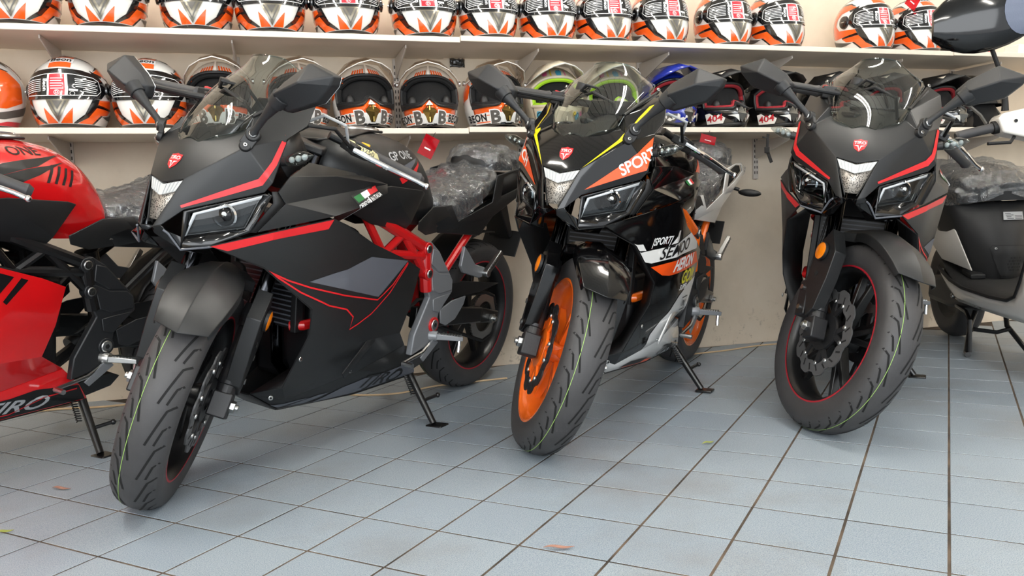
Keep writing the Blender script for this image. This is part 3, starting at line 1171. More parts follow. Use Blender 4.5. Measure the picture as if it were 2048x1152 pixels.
        pn = mb.build('upper_side_panel', st['side'], root, solid=0.005, bevel=0.004, ang=22)
        if s > 0:
            panel_bvh = mb.bvh()
        MB().add([F(-.236, .200, .922), F(-.216, .198, .87), F(-.245, .200, .836), F(-.35, .160, .868), F(-.36, .150, .90), F(-.30, .175, .95)], [(0, 1, 2, 3, 4, 5)]).build('inner_side_panel', 'black_plastic', root, solid=0.004)
        MB().add([F(-.188, .205, .80), F(-.204, .206, .80), F(-.225, .211, .772), F(-.158, .188, .700), F(-.146, .178, .700), F(-.20, .198, .772)], [(0, 1, 2, 5), (5, 2, 3, 4)]).build('gap_strip', 'deep_black', root, solid=0.004)
    # ------- side fairing
    side_v = [(-.060, .140, .667), (-.20, .203, .702), (-.365, .252, .735), (-.42, .247, .712), (-.56, .232, .655), (-.742, .222, .592), (-.812, .218, .560), (-.785, .212, .45), (-.750, .203, .362), (-.90, .150, .235), (-.93, .142, .182), (-.66, .105, .163), (-.385, .062, .170), (-.275, .068, .240), (-.325, .135, .262), (-.352, .200, .42), (-.345, .210, .49), (-.190, .190, .612), (-.46, .236, .560), (-.56, .205, .365), (-.60, .168, .262), (-.38, .095, .205), (-.84, .158, .30)]
    side_f = [(0, 1, 17), (1, 2, 18, 17), (2, 3, 4, 18), (4, 5, 18), (5, 6, 7, 18), (17, 18, 16), (16, 18, 19, 15), (18, 7, 8, 19), (15, 19, 14), (14, 19, 20, 21), (19, 8, 22, 20), (8, 22), (22, 9, 20), (20, 9, 10, 11), (21, 20, 11, 12), (14, 21, 13), (21, 12, 13)]
    side_f = [f for f in side_f if len(f) > 2]
    up_f = [f for f in side_f if not ({20} & set(f) and {9, 10, 11, 12} & set(f)) and f not in ((21, 12, 13),)]
    lo_f = [f for f in side_f if f not in up_f]
    sb = MB().add(side_v, side_f).tri()
    side_bvh = sb.bvh()
    for s in (1, -1):
        m1, m2 = MB().add(side_v, up_f).tri(), MB().add(side_v, lo_f).tri()
        if s < 0:
            m1, m2 = m1.flipped(), m2.flipped()
        m1.build('side_fairing', st['side'], root, solid=0.005, bevel=0.006, seg=3, ang=22)
        m2.build('belly_fairing', st['belly'], root, solid=0.005, bevel=0.005, ang=22)
        F = lambda x, y, z: (x, s * y, z)
        MB().add([F(-.190, .189, .611), F(-.345, .209, .489), F(-.352, .199, .42), F(-.325, .134, .262), F(-.275, .068, .240), F(-.40, .10, .30), F(-.43, .15, .42), F(-.42, .155, .50), F(-.26, .13, .64), F(-.10, .13, .655)],
                 [(0, 1, 7, 8), (1, 2, 6, 7), (2, 3, 5, 6), (3, 4, 5), (0, 8, 9)]).build('fairing_lining', 'deep_black', root, solid=0.003)
        # two scooped outlets
        for (x, z, y, k) in ((-.665, .44, .214, 1.0), (-.585, .335, .206, .9)):
            w = [F(x + .100 * k, y - .008, z - .060 * k), F(x - .035 * k, y - .001, z + .055 * k), F(x - .050 * k, y - .003, z + .022 * k), F(x + .080 * k, y - .014, z - .080 * k), F(x - .03 * k, y - .02, z + .01 * k)]
            MB().add(w, [(0, 1, 2, 3), (1, 4, 2)]).build('scoop', st['side'] if style != 'orange' else st['belly'], root, solid=0.004, bevel=0.002)
        bolt(root, F(-.332, .186, .352), (0, s, 0), .007, .004)
        bolt(root, F(-.33, .088, .222), (.5, s * .8, 0), .008, .004)
        bolt(root, F(-.56, .170, .270), (0, s, -.2), .006, .004)
    MB().add([(-.385, -.062, .170), (-.385, .062, .170), (-.275, .068, .240), (-.275, -.068, .240)], [(0, 1, 2, 3)]).build('belly_nose', st['belly'], root, solid=0.005, bevel=0.003)
    MB().add([(-.385, -.062, .171), (-.385, .062, .171), (-.66, .105, .164), (-.93, .14, .183), (-.93, -.14, .183), (-.66, -.105, .164)], [(0, 1, 2, 5), (2, 3, 4, 5)]).build('belly_pan', 'deep_black', root, solid=0.004)
    deco_ctx['side'] = Proj(side_bvh, (0, 1, 0), (-1, 0, 0))
    deco_ctx['panel'] = Proj(panel_bvh, (0, 1, 0), (-1, 0, 0))
    # ------- radiator, horn, engine
    rad = MB().box((-.40, 0, .52), (.03, .24, .22)).build('radiator', 'engine_black', root, bevel=0.003)
    mb = MB()
    for k in range(16):
        mb.box((-.384, 0, .42 + k * .0135), (.004, .20, .004))
    mb.build('radiator_fin', 'graphic_grey', rad)['kind'] = 'stuff'
    for s in (1, -1):
        MB().box((-.385, s * .118, .52), (.03, .02, .23)).build('radiator_tank', 'black_plastic', rad, bevel=0.003)
    MB().cyl((-.31, -.05, .55), (-.325, -.05, .545), .035, n=24).cyl((-.325, -.05, .545), (-.345, -.05, .54), .02, n=16).build('horn', 'deep_black', root, bevel=0.003)
    eng = MB().box((-.66, 0, .36), (.40, .22, .26)).box((-.56, 0, .58), (.16, .20, .24), Matrix.Rotation(R(-18), 3, 'Y')).box((-.80, 0, .48), (.16, .20, .18)).build('engine', 'engine_black', root, bevel=0.02)
    mb = MB()
    for k in range(7):
        mb.box((-.56, 0, .50 + k * .018), (.18, .215, .006), Matrix.Rotation(R(-18), 3, 'Y'))
    mb.build('cooling_fin', 'engine_black', eng)['kind'] = 'stuff'
    MB().cyl((-.70, .10, .36), (-.70, .135, .36), .085, .075, n=28).build('clutch_cover', 'engine_black', eng, bevel=0.006)
    for k in range(6):
        a = k * pi / 3 + .3
        bolt(eng, (-.70 + .082 * cos(a), .128, .36 + .082 * sin(a)), (0, 1, 0), .006, .006)
    MB().tube([(-.44, .03, .50), (-.40, .03, .42), (-.42, .02, .30), (-.50, .0, .22), (-.75, -.02, .20)], .02, n=10).build('exhaust_pipe', 'dark_chrome', eng)
    for s in (1, -1):
        MB().tube([(-.38, s * .10, .42), (-.395, s * .13, .425), (-.50, s * .14, .43)], .014, n=10).build('crash_tube', st['frame'], root)
    # ------- trellis frame
    for s in (1, -1):
        F = lambda x, y, z: (x, s * y, z)
        fr = MB().tube([F(-.40, .07, .83), F(-.62, .155, .735), F(-.905, .166, .612)], .019, n=10).build('frame_rail', st['frame'], root)
        MB().tube([F(-.42, .07, .70), F(-.60, .150, .615), F(-.915, .166, .585)], .016, n=10).build('lower_rail', st['frame'], fr)
        MB().tube([F(-.60, .15, .738), F(-.70, .156, .605)], .013, n=8).build('brace', st['frame'], fr)
        MB().tube([F(-.70, .156, .605), F(-.79, .162, .665)], .013, n=8).build('brace', st['frame'], fr)
        MB().tube([F(-.79, .162, .66), F(-.905, .166, .535)], .014, n=8).build('brace', st['frame'], fr)
        MB().tube([F(-.905, .166, .61), F(-.915, .166, .53), F(-.93, .164, .47)], .021, n=10).build('drop_tube', st['frame'], fr)
        MB().tube([F(-.95, .15, .40), F(-1.06, .142, .515), F(-1.215, .125, .625), F(-1.32, .12, .70)], .014, n=10).build('subframe_tube', st['frame'], root)
        MB().tube([F(-.98, .12, .67), F(-1.25, .11, .70), F(-1.6, .09, .80)], .013, n=8).build('subframe_rail', 'frame_black', root)
        # cast side plate
        y0 = .155
        pl = [(-.884, .630), (-.922, .634), (-.965, .604), (-1.037, .528), (-1.062, .498), (-1.069, .453), (-1.023, .417), (-.996, .391), (-.987, .345), (-.976, .303), (-.942, .283), (-.852, .264), (-.862, .331), (-.905, .40), (-.935, .447), (-.910, .493), (-.895, .55)]
        if s < 0:
            pl = pl[::-1]
        plate = MB().prism([F(x, y0, z) for x, z in pl], (0, s * .024, 0)).build('side_plate', st['plate'], root, bevel=0.004)
        for rp in ([(-.93, .61), (-.965, .60), (-1.03, .525), (-.975, .53), (-.925, .56)], [(-.925, .55), (-.975, .525), (-1.035, .518), (-1.058, .495), (-1.060, .46), (-.985, .455), (-.945, .47)], [(-.95, .44), (-.985, .445), (-1.055, .45), (-1.015, .415), (-.99, .39), (-.955, .40)]):
            if s < 0:
                rp = rp[::-1]
            MB().prism([F(x, y0 + .0235, z) for x, z in rp], (0, s * .005, 0)).build('plate_facet', st['plate'], plate, bevel=0.003)
        for (x, z, r_) in ((-.902, .611, .015), (-.914, .529, .015), (-.965, .352, .019)):
            b_ = MB().cyl(F(x, y0, z), F(x, y0 + .030, z), r_ + .007, n=22).build('bolt_boss', st['frame'] if style == 'black' else st['plate'], plate, bevel=0.002)
            bolt(b_, F(x, y0 + .030, z), (0, s, 0), r_, .004)
        hg = [(-1.000, .398), (-1.071, .421), (-1.156, .428), (-1.146, .400), (-1.097, .353), (-1.041, .338), (-1.010, .350)]
        MB().prism([F(x, y0 + .020, z) for x, z in hg], (0, s * .006, 0)).build('heel_guard', st['plate'], plate, bevel=0.0015)
        # rider peg
        h0, h1 = Vector(F(-.955, .182, .316)), Vector(F(-1.018, .268, .312))
        pg = MB().cyl(h0 - Vector((0, s * .01, 0)), h0 + (h1 - h0) * .2, .020, .017, n=14).bar(h0 + (h1 - h0) * .15, h1, .026, .020, (0, 0, 1), .022, .014).build('rider_peg', 'alu_grey' if style != 'red' else 'steel', root, bevel=0.002)
        mb = MB()
        for k in range(7):
            q = h0 + (h1 - h0) * (.34 + k * .09)
            mb.box(q + Vector((0, 0, .010)), (.024, .005, .004))
        mb.build('peg_rib', 'steel', pg)['kind'] = 'stuff'
        MB().cyl(h0 + (h1 - h0) * .9 - Vector((0, 0, .004)), h0 + (h1 - h0) * .9 - Vector((-.008, -s * .004, .045)), .006, n=8).build('feeler', 'chrome', pg)
        # pillion peg, folded up
        br = MB().prism([F(-1.165, .142, .60), F(-1.195, .142, .575), F(-1.24, .145, .53), F(-1.30, .150, .515), F(-1.315, .150, .485), F(-1.27, .148, .478), F(-1.17, .142, .505), F(-1.15, .142, .53)], (0, s * .014, 0)).build('pillion_bracket', 'alu_grey' if style != 'orange' else 'black_plastic', root, bevel=0.003)
        pp = MB().bar(F(-1.296, .172, .495), F(-1.362, .190, .573), .022, .020, (0, 1, 0), .020, .014).cyl(F(-1.296, .150, .495), F(-1.296, .185, .495), .014, n=12).build('pillion_peg', 'steel', br, bevel=0.002)
        mb = MB()
        for k in range(7):
            q = Vector(F(-1.296, .172, .495)).lerp(Vector(F(-1.362, .190, .573)), .25 + k * .11)
            mb.box(q + Vector((0, s * .008, 0)), (.020, .004, .004))
        mb.build('peg_rib', 'steel', pp)['kind'] = 'stuff'
    # gear lever on the left
    gl = MB().tube([(-.96, .185, .30), (-.90, .19, .27), (-.80, .185, .25)], .006, n=8).tube([(-.80, .185, .25), (-.80, .225, .25)], .008, n=8).build('gear_lever', 'steel', root)
    MB().prism([(-.965, .186, .315), (-.985, .186, .29), (-.90, .19, .24), (-.885, .19, .255)], (0, .006, 0)).build('lever_link', 'alu_grey', gl, bevel=.001)
    # ------- swingarm, chain, rear guard
    for s in (1, -1):
        F = lambda x, y, z: (x, s * y, z)
        sa = MB().bar(F(-.95, .105, .365), F(-1.38, .108, .318), .030, .075, (0, 0, 1), .028, .060).bar(F(-1.36, .108, .318), F(-1.51, .108, .294), .024, .062, (0, 0, 1), .022, .045).build('swingarm', 'frame_black', root, bevel=0.005)
        q = Vector(F(-1.455, .120, .295))
        nt_ = MB().cyl(q, q + Vector((0, s * .012, 0)), .019, n=6).cyl(q + Vector((0, s * .012, 0)), q + Vector((0, s * .024, 0)), .010, n=10).build('axle_nut', 'steel', sa, bevel=0.001)
    MB().prism([(-1.06, .095, .45), (-1.25, .10, .46), (-1.52, .10, .425), (-1.38, .10, .405), (-1.12, .10, .40)], (0, .006, 0)).build('chain_guard', 'black_plastic', root, bevel=0.002)
    sp = MB()
    n = 46
    rows = []
    for i in range(n * 2):
        a = 2 * pi * i / (n * 2)
        ro = .094 + (.005 if i % 2 == 0 else 0)
        rows.append([AX_R + Vector((r_ * cos(a), y_, r_ * sin(a))) for r_, y_ in ((.060, .082), (ro, .082), (ro, .088), (.060, .088))])
    rows.append(rows[0])
    sp.grid(rows, closed=True)
    sp.build('sprocket', 'steel', root)
    MB().tube([(-1.455, .085, .391), (-1.0, .085, .415), (-.93, .085, .38), (-1.0, .085, .35), (-1.455, .085, .198), (-1.525, .085, .215), (-1.553, .085, .295), (-1.52, .085, .37)], .0075, n=6, closed=True).build('chain', 'deep_black', root)
    MB().cyl((-1.02, 0, .62), (-1.08, 0, .36), .035, n=16).build('shock_absorber', st['frame'], root)
    # exhaust can on the right
    MB().tube([(-.75, -.02, .20), (-.95, -.10, .22), (-1.10, -.14, .28)], .022, n=10).tube([(-1.06, -.145, .27), (-1.12, -.150, .30), (-1.40, -.165, .40)], [.03, .05, .046], n=16).build('silencer', 'engine_black', root)
    MB().prism([(-.90, .13, .235), (-.92, .12, .18), (-1.04, .10, .19), (-1.08, .09, .215), (-1.04, .10, .235)], (0, -.10, 0)).build('stand_bracket', 'frame_black', root, bevel=0.003)
    # ------- tank
    secs = [(-.455, [(.085, .79), (.118, .84), (.095, .905), (.05, .922), (0, .928)]),
            (-.56, [(.135, .752), (.176, .835), (.150, .918), (.075, .95), (0, .957)]),
            (-.68, [(.150, .716), (.196, .825), (.160, .922), (.080, .957), (0, .964)]),
            (-.80, [(.140, .690), (.186, .805), (.148, .915), (.075, .950), (0, .958)]),
            (-.90, [(.122, .682), (.158, .780), (.124, .885), (.065, .922), (0, .930)]),
            (-.965, [(.112, .680), (.134, .755), (.104, .842), (.055, .876), (0, .884)]),
            (-1.008, [(.106, .684), (.114, .735), (.088, .79), (.045, .81), (0, .815)])]
    rows = []
    for x, pr_ in secs:
        left = [Vector((x, y, z)) for y, z in pr_]
        rows.append(left + [Vector((q.x, -q.y, q.z)) for q in reversed(left[:-1])])
    tk = MB().grid(rows)
    nn = len(rows[0])
    tk.f.append(tuple(range(nn)))
    tk.f.append(tuple(range((len(rows) - 1) * nn + nn - 1, (len(rows) - 1) * nn - 1, -1)))
    # smooth the hull before the print is laid on it
    tm = tk.mesh('tank', ang=180)
    bm = bmesh.new()
    bm.from_mesh(tm)
    bmesh.ops.subdivide_edges(bm, edges=bm.edges[:], cuts=2, use_grid_fill=True, smooth=0.7)
    tk2 = MB()
    bm.verts.index_update()
    tk2.v = [v.co.copy() for v in bm.verts]
    tk2.f = [tuple(v.index for v in f.verts) for f in bm.faces]
    bm.free()
    tk2.build('tank', st['tank'], root, ang=50)
    deco_ctx['tank'] = Proj(tk2.bvh(), (-.15, .80, .58), (-1, -.1, 0))
    cap = MB().lathe([(.0005, .012), (.040, .012), (.056, .008), (.060, .0)], o=(-.748, 0, .966), axis=(0, 0, 1), n=36).build('fuel_cap', 'steel', root)
    MB().lathe([(.018, .0135), (.036, .0135), (.036, .0125), (.018, .0125)], o=(-.748, 0, .966), axis=(0, 0, 1), n=30, closed=True).build('cap_ring', 'graphic_grey', cap)
    for k in range(6):
        bolt(cap, (-.748 + .048 * cos(k * pi / 3), .048 * sin(k * pi / 3), .9765), (0, 0, 1), .004, .002)
    MB().prism([(-.46, -.09, .925), (-.46, .09, .925), (-.58, .12, .945), (-.70, .075, .962), (-.80, .05, .962), (-.80, -.05, .962), (-.70, -.075, .962), (-.58, -.12, .945)], (0, 0, .008)).build('tank_top_cover', 'black_plastic', root, bevel=0.004)
    for s in (1, -1):
        F = lambda x, y, z: (x, s * y, z)
        MB().add([F(-.52, .182, .800), F(-.66, .203, .815), F(-.84, .188, .800), F(-.875, .172, .79), F(-.80, .182, .70), F(-.78, .168, .672), F(-.62, .170, .70), F(-.50, .172, .745), F(-.72, .200, .755)],
                 [(0, 1, 8, 7), (1, 2, 8), (2, 3, 4, 8), (4, 5, 8), (5, 6, 8), (6, 7, 8)]).build('tank_side_cover', 'black_plastic' if style == 'red' else st['tank'], root, solid=0.006, bevel=0.004, ang=20)
    # ------- tail
    for s in (1, -1):
        F = lambda x, y, z: (x, s * y, z)
        tv = [F(-.985, .130, .735), F(-1.025, .130, .650), F(-1.265, .150, .632), F(-1.345, .152, .698), F(-1.466, .154, .748), F(-1.70, .152, .838), F(-1.715, .150, .862), F(-1.60, .152, .882), F(-1.48, .154, .872), F(-1.355, .152, .850), F(-1.337, .152, .752), F(-1.125, .146, .688), F(-1.09, .136, .745),
              F(-1.405, .152, .843), F(-1.495, .152, .866), F(-1.605, .152, .868), F(-1.64, .153, .846), F(-1.505, .154, .800), F(-1.395, .153, .772)]
        mb = MB().add(tv, [(0, 1, 11, 12), (1, 2, 3, 11), (11, 3, 10), (3, 4, 18, 10), (10, 18, 13, 9), (9, 13, 14, 8), (8, 14, 15, 7), (7, 15, 6), (15, 16, 5, 6), (16, 17, 4, 5), (17, 18, 4)]).tri()
        mb.build('tail_panel', st['tail'], root, solid=0.006, bevel=0.003, ang=24)
        MB().add([F(-1.40, .140, .846), F(-1.50, .140, .87), F(-1.62, .140, .87), F(-1.65, .140, .845), F(-1.51, .141, .797), F(-1.39, .141, .769)], [(0, 1, 2, 3, 4, 5)]).build('tail_window', 'deep_black', root, solid=0.003)
        MB().tube([F(-1.568, .10, .78), F(-1.585, .16, .765)], .008, n=8).build('rear_indicator_stalk', 'black_plastic', root)
        MB().ell(F(-1.589, .205, .755), (.014, .05, .016), 12, 8).build('rear_indicator', 'black_plastic', root)
    for s in (1, -1):
        F = lambda x, y, z: (x, s * y, z)
        MB().add([F(-.85, .176, .700), F(-.985, .134, .740), F(-1.09, .134, .742), F(-1.125, .143, .690), F(-1.028, .128, .652), F(-.93, .150, .650), F(-.86, .168, .672)], [(0, 1, 5, 6), (1, 2, 3, 4), (1, 4, 5)]).tri().build('rear_frame_cover', 'matte_black' if style != 'orange' else 'black_plastic', root, solid=.005, bevel=.003)
    MB().prism([(-1.0, -.10, .74), (-1.0, .10, .74), (-1.430, .125, .85), (-1.688, .11, .85), (-1.688, -.11, .85), (-1.430, -.125, .85)], (0, 0, -.05)).build('seat_base', 'black_plastic', root, bevel=0.01)
    MB().prism([(-1.533, -.05, .76), (-1.60, -.05, .78), (-1.695, -.05, .60), (-1.675, -.05, .585)], (0, .10, 0)).build('plate_hanger', 'black_plastic', root, bevel=0.004)
    MB().box((-1.69, 0, .565), (.006, .17, .11), Matrix.Rotation(R(-25), 3, 'Y')).build('number_plate_holder', 'black_plastic', root, bevel=0.002)
    MB().box((-1.697, 0, .83), (.02, .14, .035)).build('tail_lamp', 'stripe_red', root, bevel=0.006)
    rows = []
    for k in range(9):
        a = R(20 + k * 16)
        rows.append([AX_R + Vector((.335 * cos(a) * 1.0, y, .335 * sin(a))) for y in (-.07, -.05, 0, .05, .07)])
    MB().grid(rows[:6]).build('rear_hugger', 'black_plastic', root, solid=0.004)
    # seats in shipping film
    seat_specs = [('rider_seat', [(-.985, .070, .720, .775), (-1.05, .110, .700, .785), (-1.15, .128, .690, .800), (-1.25, .132, .735, .822), (-1.34, .128, .788, .855), (-1.40, .115, .822, .876)]),
                  ('pillion_seat', [(-1.375, .075, .862, .898), (-1.41, .100, .862, .936), (-1.50, .106, .866, .948), (-1.60, .096, .868, .938), (-1.67, .070, .870, .918), (-1.69, .05, .872, .90)])]
    for nm, sc in seat_specs:
        rows, rows2 = [], []
        for x, w, z0, z1 in sc:
            prof_ = [(-1, 0), (-1.0, .45), (-.86, .82), (-.5, 1.0), (0, 1.04), (.5, 1.0), (.86, .82), (1.0, .45), (1, 0)]
            rows.append([Vector((x, w * a, z0 + (z1 - z0) * b_)) for a, b_ in prof_])
        sm = MB().grid(rows)
        q = len(rows[0])
        sm.f += [tuple(range(q)), tuple(range((len(rows) - 1) * q + q - 1, (len(rows) - 1) * q - 1, -1))]
        seat = sm.build(nm, 'seat_vinyl', root, subsurf=2, ang=180)
        # film: a looser, crumpled skin
        rnd = random.Random(hash(nm) % 100 if False else len(nm))
        frows = []
        n1, n2 = 44, 48
        for i in range(n1):
            t = i / (n1 - 1) * (len(rows) - 1)
            k = min(int(t), len(rows) - 2)
            fr_ = t - k
            row = []
            for j in range(n2):
                t2 = j / (n2 - 1) * (q - 1)
                k2 = min(int(t2), q - 2)
                f2 = t2 - k2
                a = rows[k][k2].lerp(rows[k][k2 + 1], f2)
                b_ = rows[k + 1][k2].lerp(rows[k + 1][k2 + 1], f2)
                pnt = a.lerp(b_, fr_)
                cen = Vector((pnt.x, 0, sc[2][2] + .01))
                out = (pnt - cen).normalized()
                amp = .006 + abs(.007 * sin(17 * pnt.x + 23 * pnt.y + 3 * sin(31 * pnt.z)) + .005 * sin(61 * pnt.x - 47 * pnt.y) + .004 * sin(95 * pnt.y + 60 * pnt.x + 9 * sin(20 * pnt.x)) + .003 * sin(150 * pnt.x - 60 * pnt.z))
                row.append(pnt + out * amp)
            frows.append(row)
        MB().grid(frows).build('shipping_film', 'plastic_wrap', seat, ang=60)
    # ------- handlebars (turn with the fork)
    for s in (1, -1):
        c0 = Vector((-.342, s * .122, .986))
        c1 = Vector((-.450, s * .382, .940))
        dv = (c1 - c0)
        bar = MB().cyl(c0, c1, .011, n=12).xf(SM).build('clip_on_bar', 'frame_black', root)
        MB().tube([c0 + dv * .42, c0 + dv * .46, c0 + dv * .5, c0 + dv * .95, c0 + dv * .99, c0 + dv * 1.04], [.012, .019, .0165, .0165, .019, .012], n=16).xf(SM).build('grip', 'rubber', bar)
        MB().bar(c0 + dv * .24, c0 + dv * .42, .040, .042, (0, 0, 1), .036, .038).xf(SM).build('switch_box', 'black_plastic', bar, bevel=0.004)
        q = c0 + dv * .36 + Vector((-.014, 0, .016))
        MB().box(q, (.020, .026, .012)).xf(SM).build('switch', 'button_yellow' if s > 0 else 'stripe_red', bar, bevel=0.003)
        for k, cc in ((.27, 'letter_black'), (.31, 'letter_black')):
            MB().box(c0 + dv * k + Vector((-.018, 0, .014)), (.012, .009, .009)).xf(SM).build('switch', cc, bar, bevel=0.002)
        fo = Vector((.055, s * .022, -.004))
        lv = [c0 + dv * .22 + fo * .75, c0 + dv * .34 + fo, c0 + dv * .6 + fo * 1.0, c0 + dv * .9 + fo * .82, c0 + dv * 1.02 + fo * .95]
        lever = MB().tube(lv, [.008, .0085, .0075, .0065, .0068], n=10).ell(lv[-1], (.0095, .0095, .0095), 10, 6).xf(SM).build('lever', 'chrome' if s > 0 else 'black_plastic', bar)
        MB().bar(c0 + dv * .16, c0 + dv * .26 + fo * .7, .028, .026, (0, 0, 1)).xf(SM).build('lever_perch', 'black_plastic', bar, bevel=0.003)
        MB().tube([c0 + dv * .2 + fo * .6, c0 + Vector((.09, s * .02, .03)), c0 + Vector((.12, -s * .04, .02)), c0 + Vector((.09, -s * .09, -.03))], .0052, n=8).xf(SM).build('cable', 'deep_black', bar)
        MB().tube([c0 + dv * .18 + fo * .5, c0 + Vector((.06, s * .04, .045)), c0 + Vector((.05, -s * .02, .05)), c0 + Vector((.03, -s * .08, .0))], .0045, n=8).xf(SM).build('cable', 'graphic_silver' if s > 0 else 'deep_black', bar)
    MB().prism([(-.34, -.12, .925), (-.34, .12, .925), (-.43, .12, .925), (-.43, -.12, .925)], (-.008, 0, .02)).xf(SM).build('top_yoke', 'engine_black', root, bevel=0.006)
    MB().cyl((-.40, .0, .93), (-.41, 0, .955), .018, n=16).xf(SM).build('ignition', 'steel', root)
    rv = Vector((-.33, -.16, 1.0))
    MB().cyl(rv, rv + Vector((0, 0, .035)), .022, n=16).xf(SM).build('brake_reservoir', 'black_plastic', root, bevel=0.002)
    # ------- side stand
    top, foot = Vector((-.925, .105, .205)), Vector((-.895, .258, .044))
    stand = MB().tube([top, top.lerp(foot, .3), foot], [.015, .0125, .0105], n=12).build('side_stand', 'frame_black', root)
    MB().box(foot + Vector((-.004, .012, -.004)), (.05, .06, .008), Matrix.Rotation(-phi, 3, 'X').inverted()).build('stand_foot', 'frame_black', stand, bevel=0.003)
    MB().tube([top.lerp(foot, .62), top.lerp(foot, .62) + Vector((-.055, .02, .012))], .006, n=8).ell(top.lerp(foot, .62) + Vector((-.057, .021, .012)), (.009, .009, .009), 8, 6).build('stand_tang', 'frame_black', stand)
    mb = MB()
    a, b_ = top + Vector((.035, .01, .01)), top.lerp(foot, .48) + Vector((.03, 0, 0))
    hel = [a.lerp(b_, i / 70) + Vector((.008 * cos(i * 1.25), .008 * sin(i * 1.25), 0)) for i in range(71)]
    MB().tube(hel, .0022, n=5).build('stand_spring', 'frame_black', stand)
    deco(deco_ctx, st)
    return root
# ------------------------------------------------------------------ paintwork
def sd(*pts):
    """(x, z) points on the bike's left side to print coordinates"""
    return [(-x, z) for x, z in pts]


def deco_black(c, st):
    root = c['root']
    pts = [(-.036, .068, .752), (-.10, .126, .786), (-.168, .186, .822), (-.198, .198, .868), (-.229, .196, .921)]
    for pj, s in ((c['cowl'], 1), (c['cowlr'], -1)):
        pj.line3('cowl_stripe', [(x, s * y, z) for x, y, z in pts], [.006, .013, .018, .014, .011], 'stripe_red', root)
    side = c['side']
    for s in (1, -1):
        sh = poly2(sd((-.062, .666), (-.20, .701), (-.362, .733), (-.352, .708), (-.20, .682), (-.10, .655)))
        o = side.put('edge_stripe', sh, 'stripe_red', root)
        if s < 0:
            for v in o.data.vertices:
                v.co.y = -v.co.y
    side.put('grey_panel_print', poly2(sd((-.325, .567), (-.55, .619), (-.738, .592), (-.602, .497))), 'graphic_grey', root)
    side.off = 0.0018
    side.put('red_pinline', stroke2(sd((-.195, .604), (-.26, .575), (-.33, .551), (-.45, .519), (-.60, .488), (-.67, .527), (-.738, .588)), .0042), 'stripe_red', root)
    side.put('red_pinline', stroke2(sd((-.20, .602), (-.30, .541), (-.40, .495), (-.47, .476), (-.502, .45), (-.499, .413), (-.58, .448), (-.66, .505), (-.74, .584)), .0042), 'stripe_red', root)
    side.put('belly_band_print', poly2(sd((-.50, .166), (-.66, .170), (-.925, .190), (-.915, .232), (-.66, .222), (-.585, .205)), sd((-.40, .176), (-.47, .172), (-.54, .196), (-.50, .196)), sd((-.35, .188), (-.38, .178), (-.47, .192), (-.44, .194))), 'graphic_grey', root)
    side.off = 0.0026
    side.put('belly_lettering', rot2(text_polys('TJRO', .062, .02, .35, 1.0, 1.35), R(-2.5), (.745, .201)), 'letter_black', root)
    pn = c['panel']
    pn.off = .0016
    k = R(17)
    o = (.512, .790)
    q = pn.put('flag_badge', rot2(poly2([(-.058, -.018), (.058, -.018), (.058, .019), (-.058, .019)]), k, o), 'letter_black', root)
    pn.off = .0024
    for x0, x1, m in ((-.052, -.018, 'flag_green'), (-.018, .014, 'letter_white'), (.014, .052, 'stripe_red')):
        pn.put('flag_band', rot2(poly2([(x0, 0), (x1, 0), (x1, .014), (x0, .014)]), k, o), m, q)
    pn.put('badge_lettering', rot2(text_polys('DESIGNED IN ITALIA', .0125, .02), k, (o[0] + .001, o[1] - .009)), 'letter_white', q)
    tk = c['tank']
    x, y = tk.p2((-.735, .158, .893))
    tk.put('tank_lettering', rot2(text_polys('GP ONE', .040, .014, .0, 1.0, .95), R(6), (x, y)), 'graphic_silver', root)
    P = lambda *q: tk.p2(q)
    tk.put('tank_wedge', poly2([P(-.715, .175, .858), P(-.850, .150, .900), P(-.755, .175, .846)]), 'graphic_grey', root)
    tk.put('tank_wedge', poly2([P(-.768, .175, .842), P(-.862, .150, .892), P(-.795, .172, .836)]), 'stripe_red', root)
    tk.put('tank_wedge', poly2([P(-.70, .18, .825), P(-.735, .18, .835), P(-.75, .18, .822), P(-.715, .18, .808)]), 'stripe_red', root)


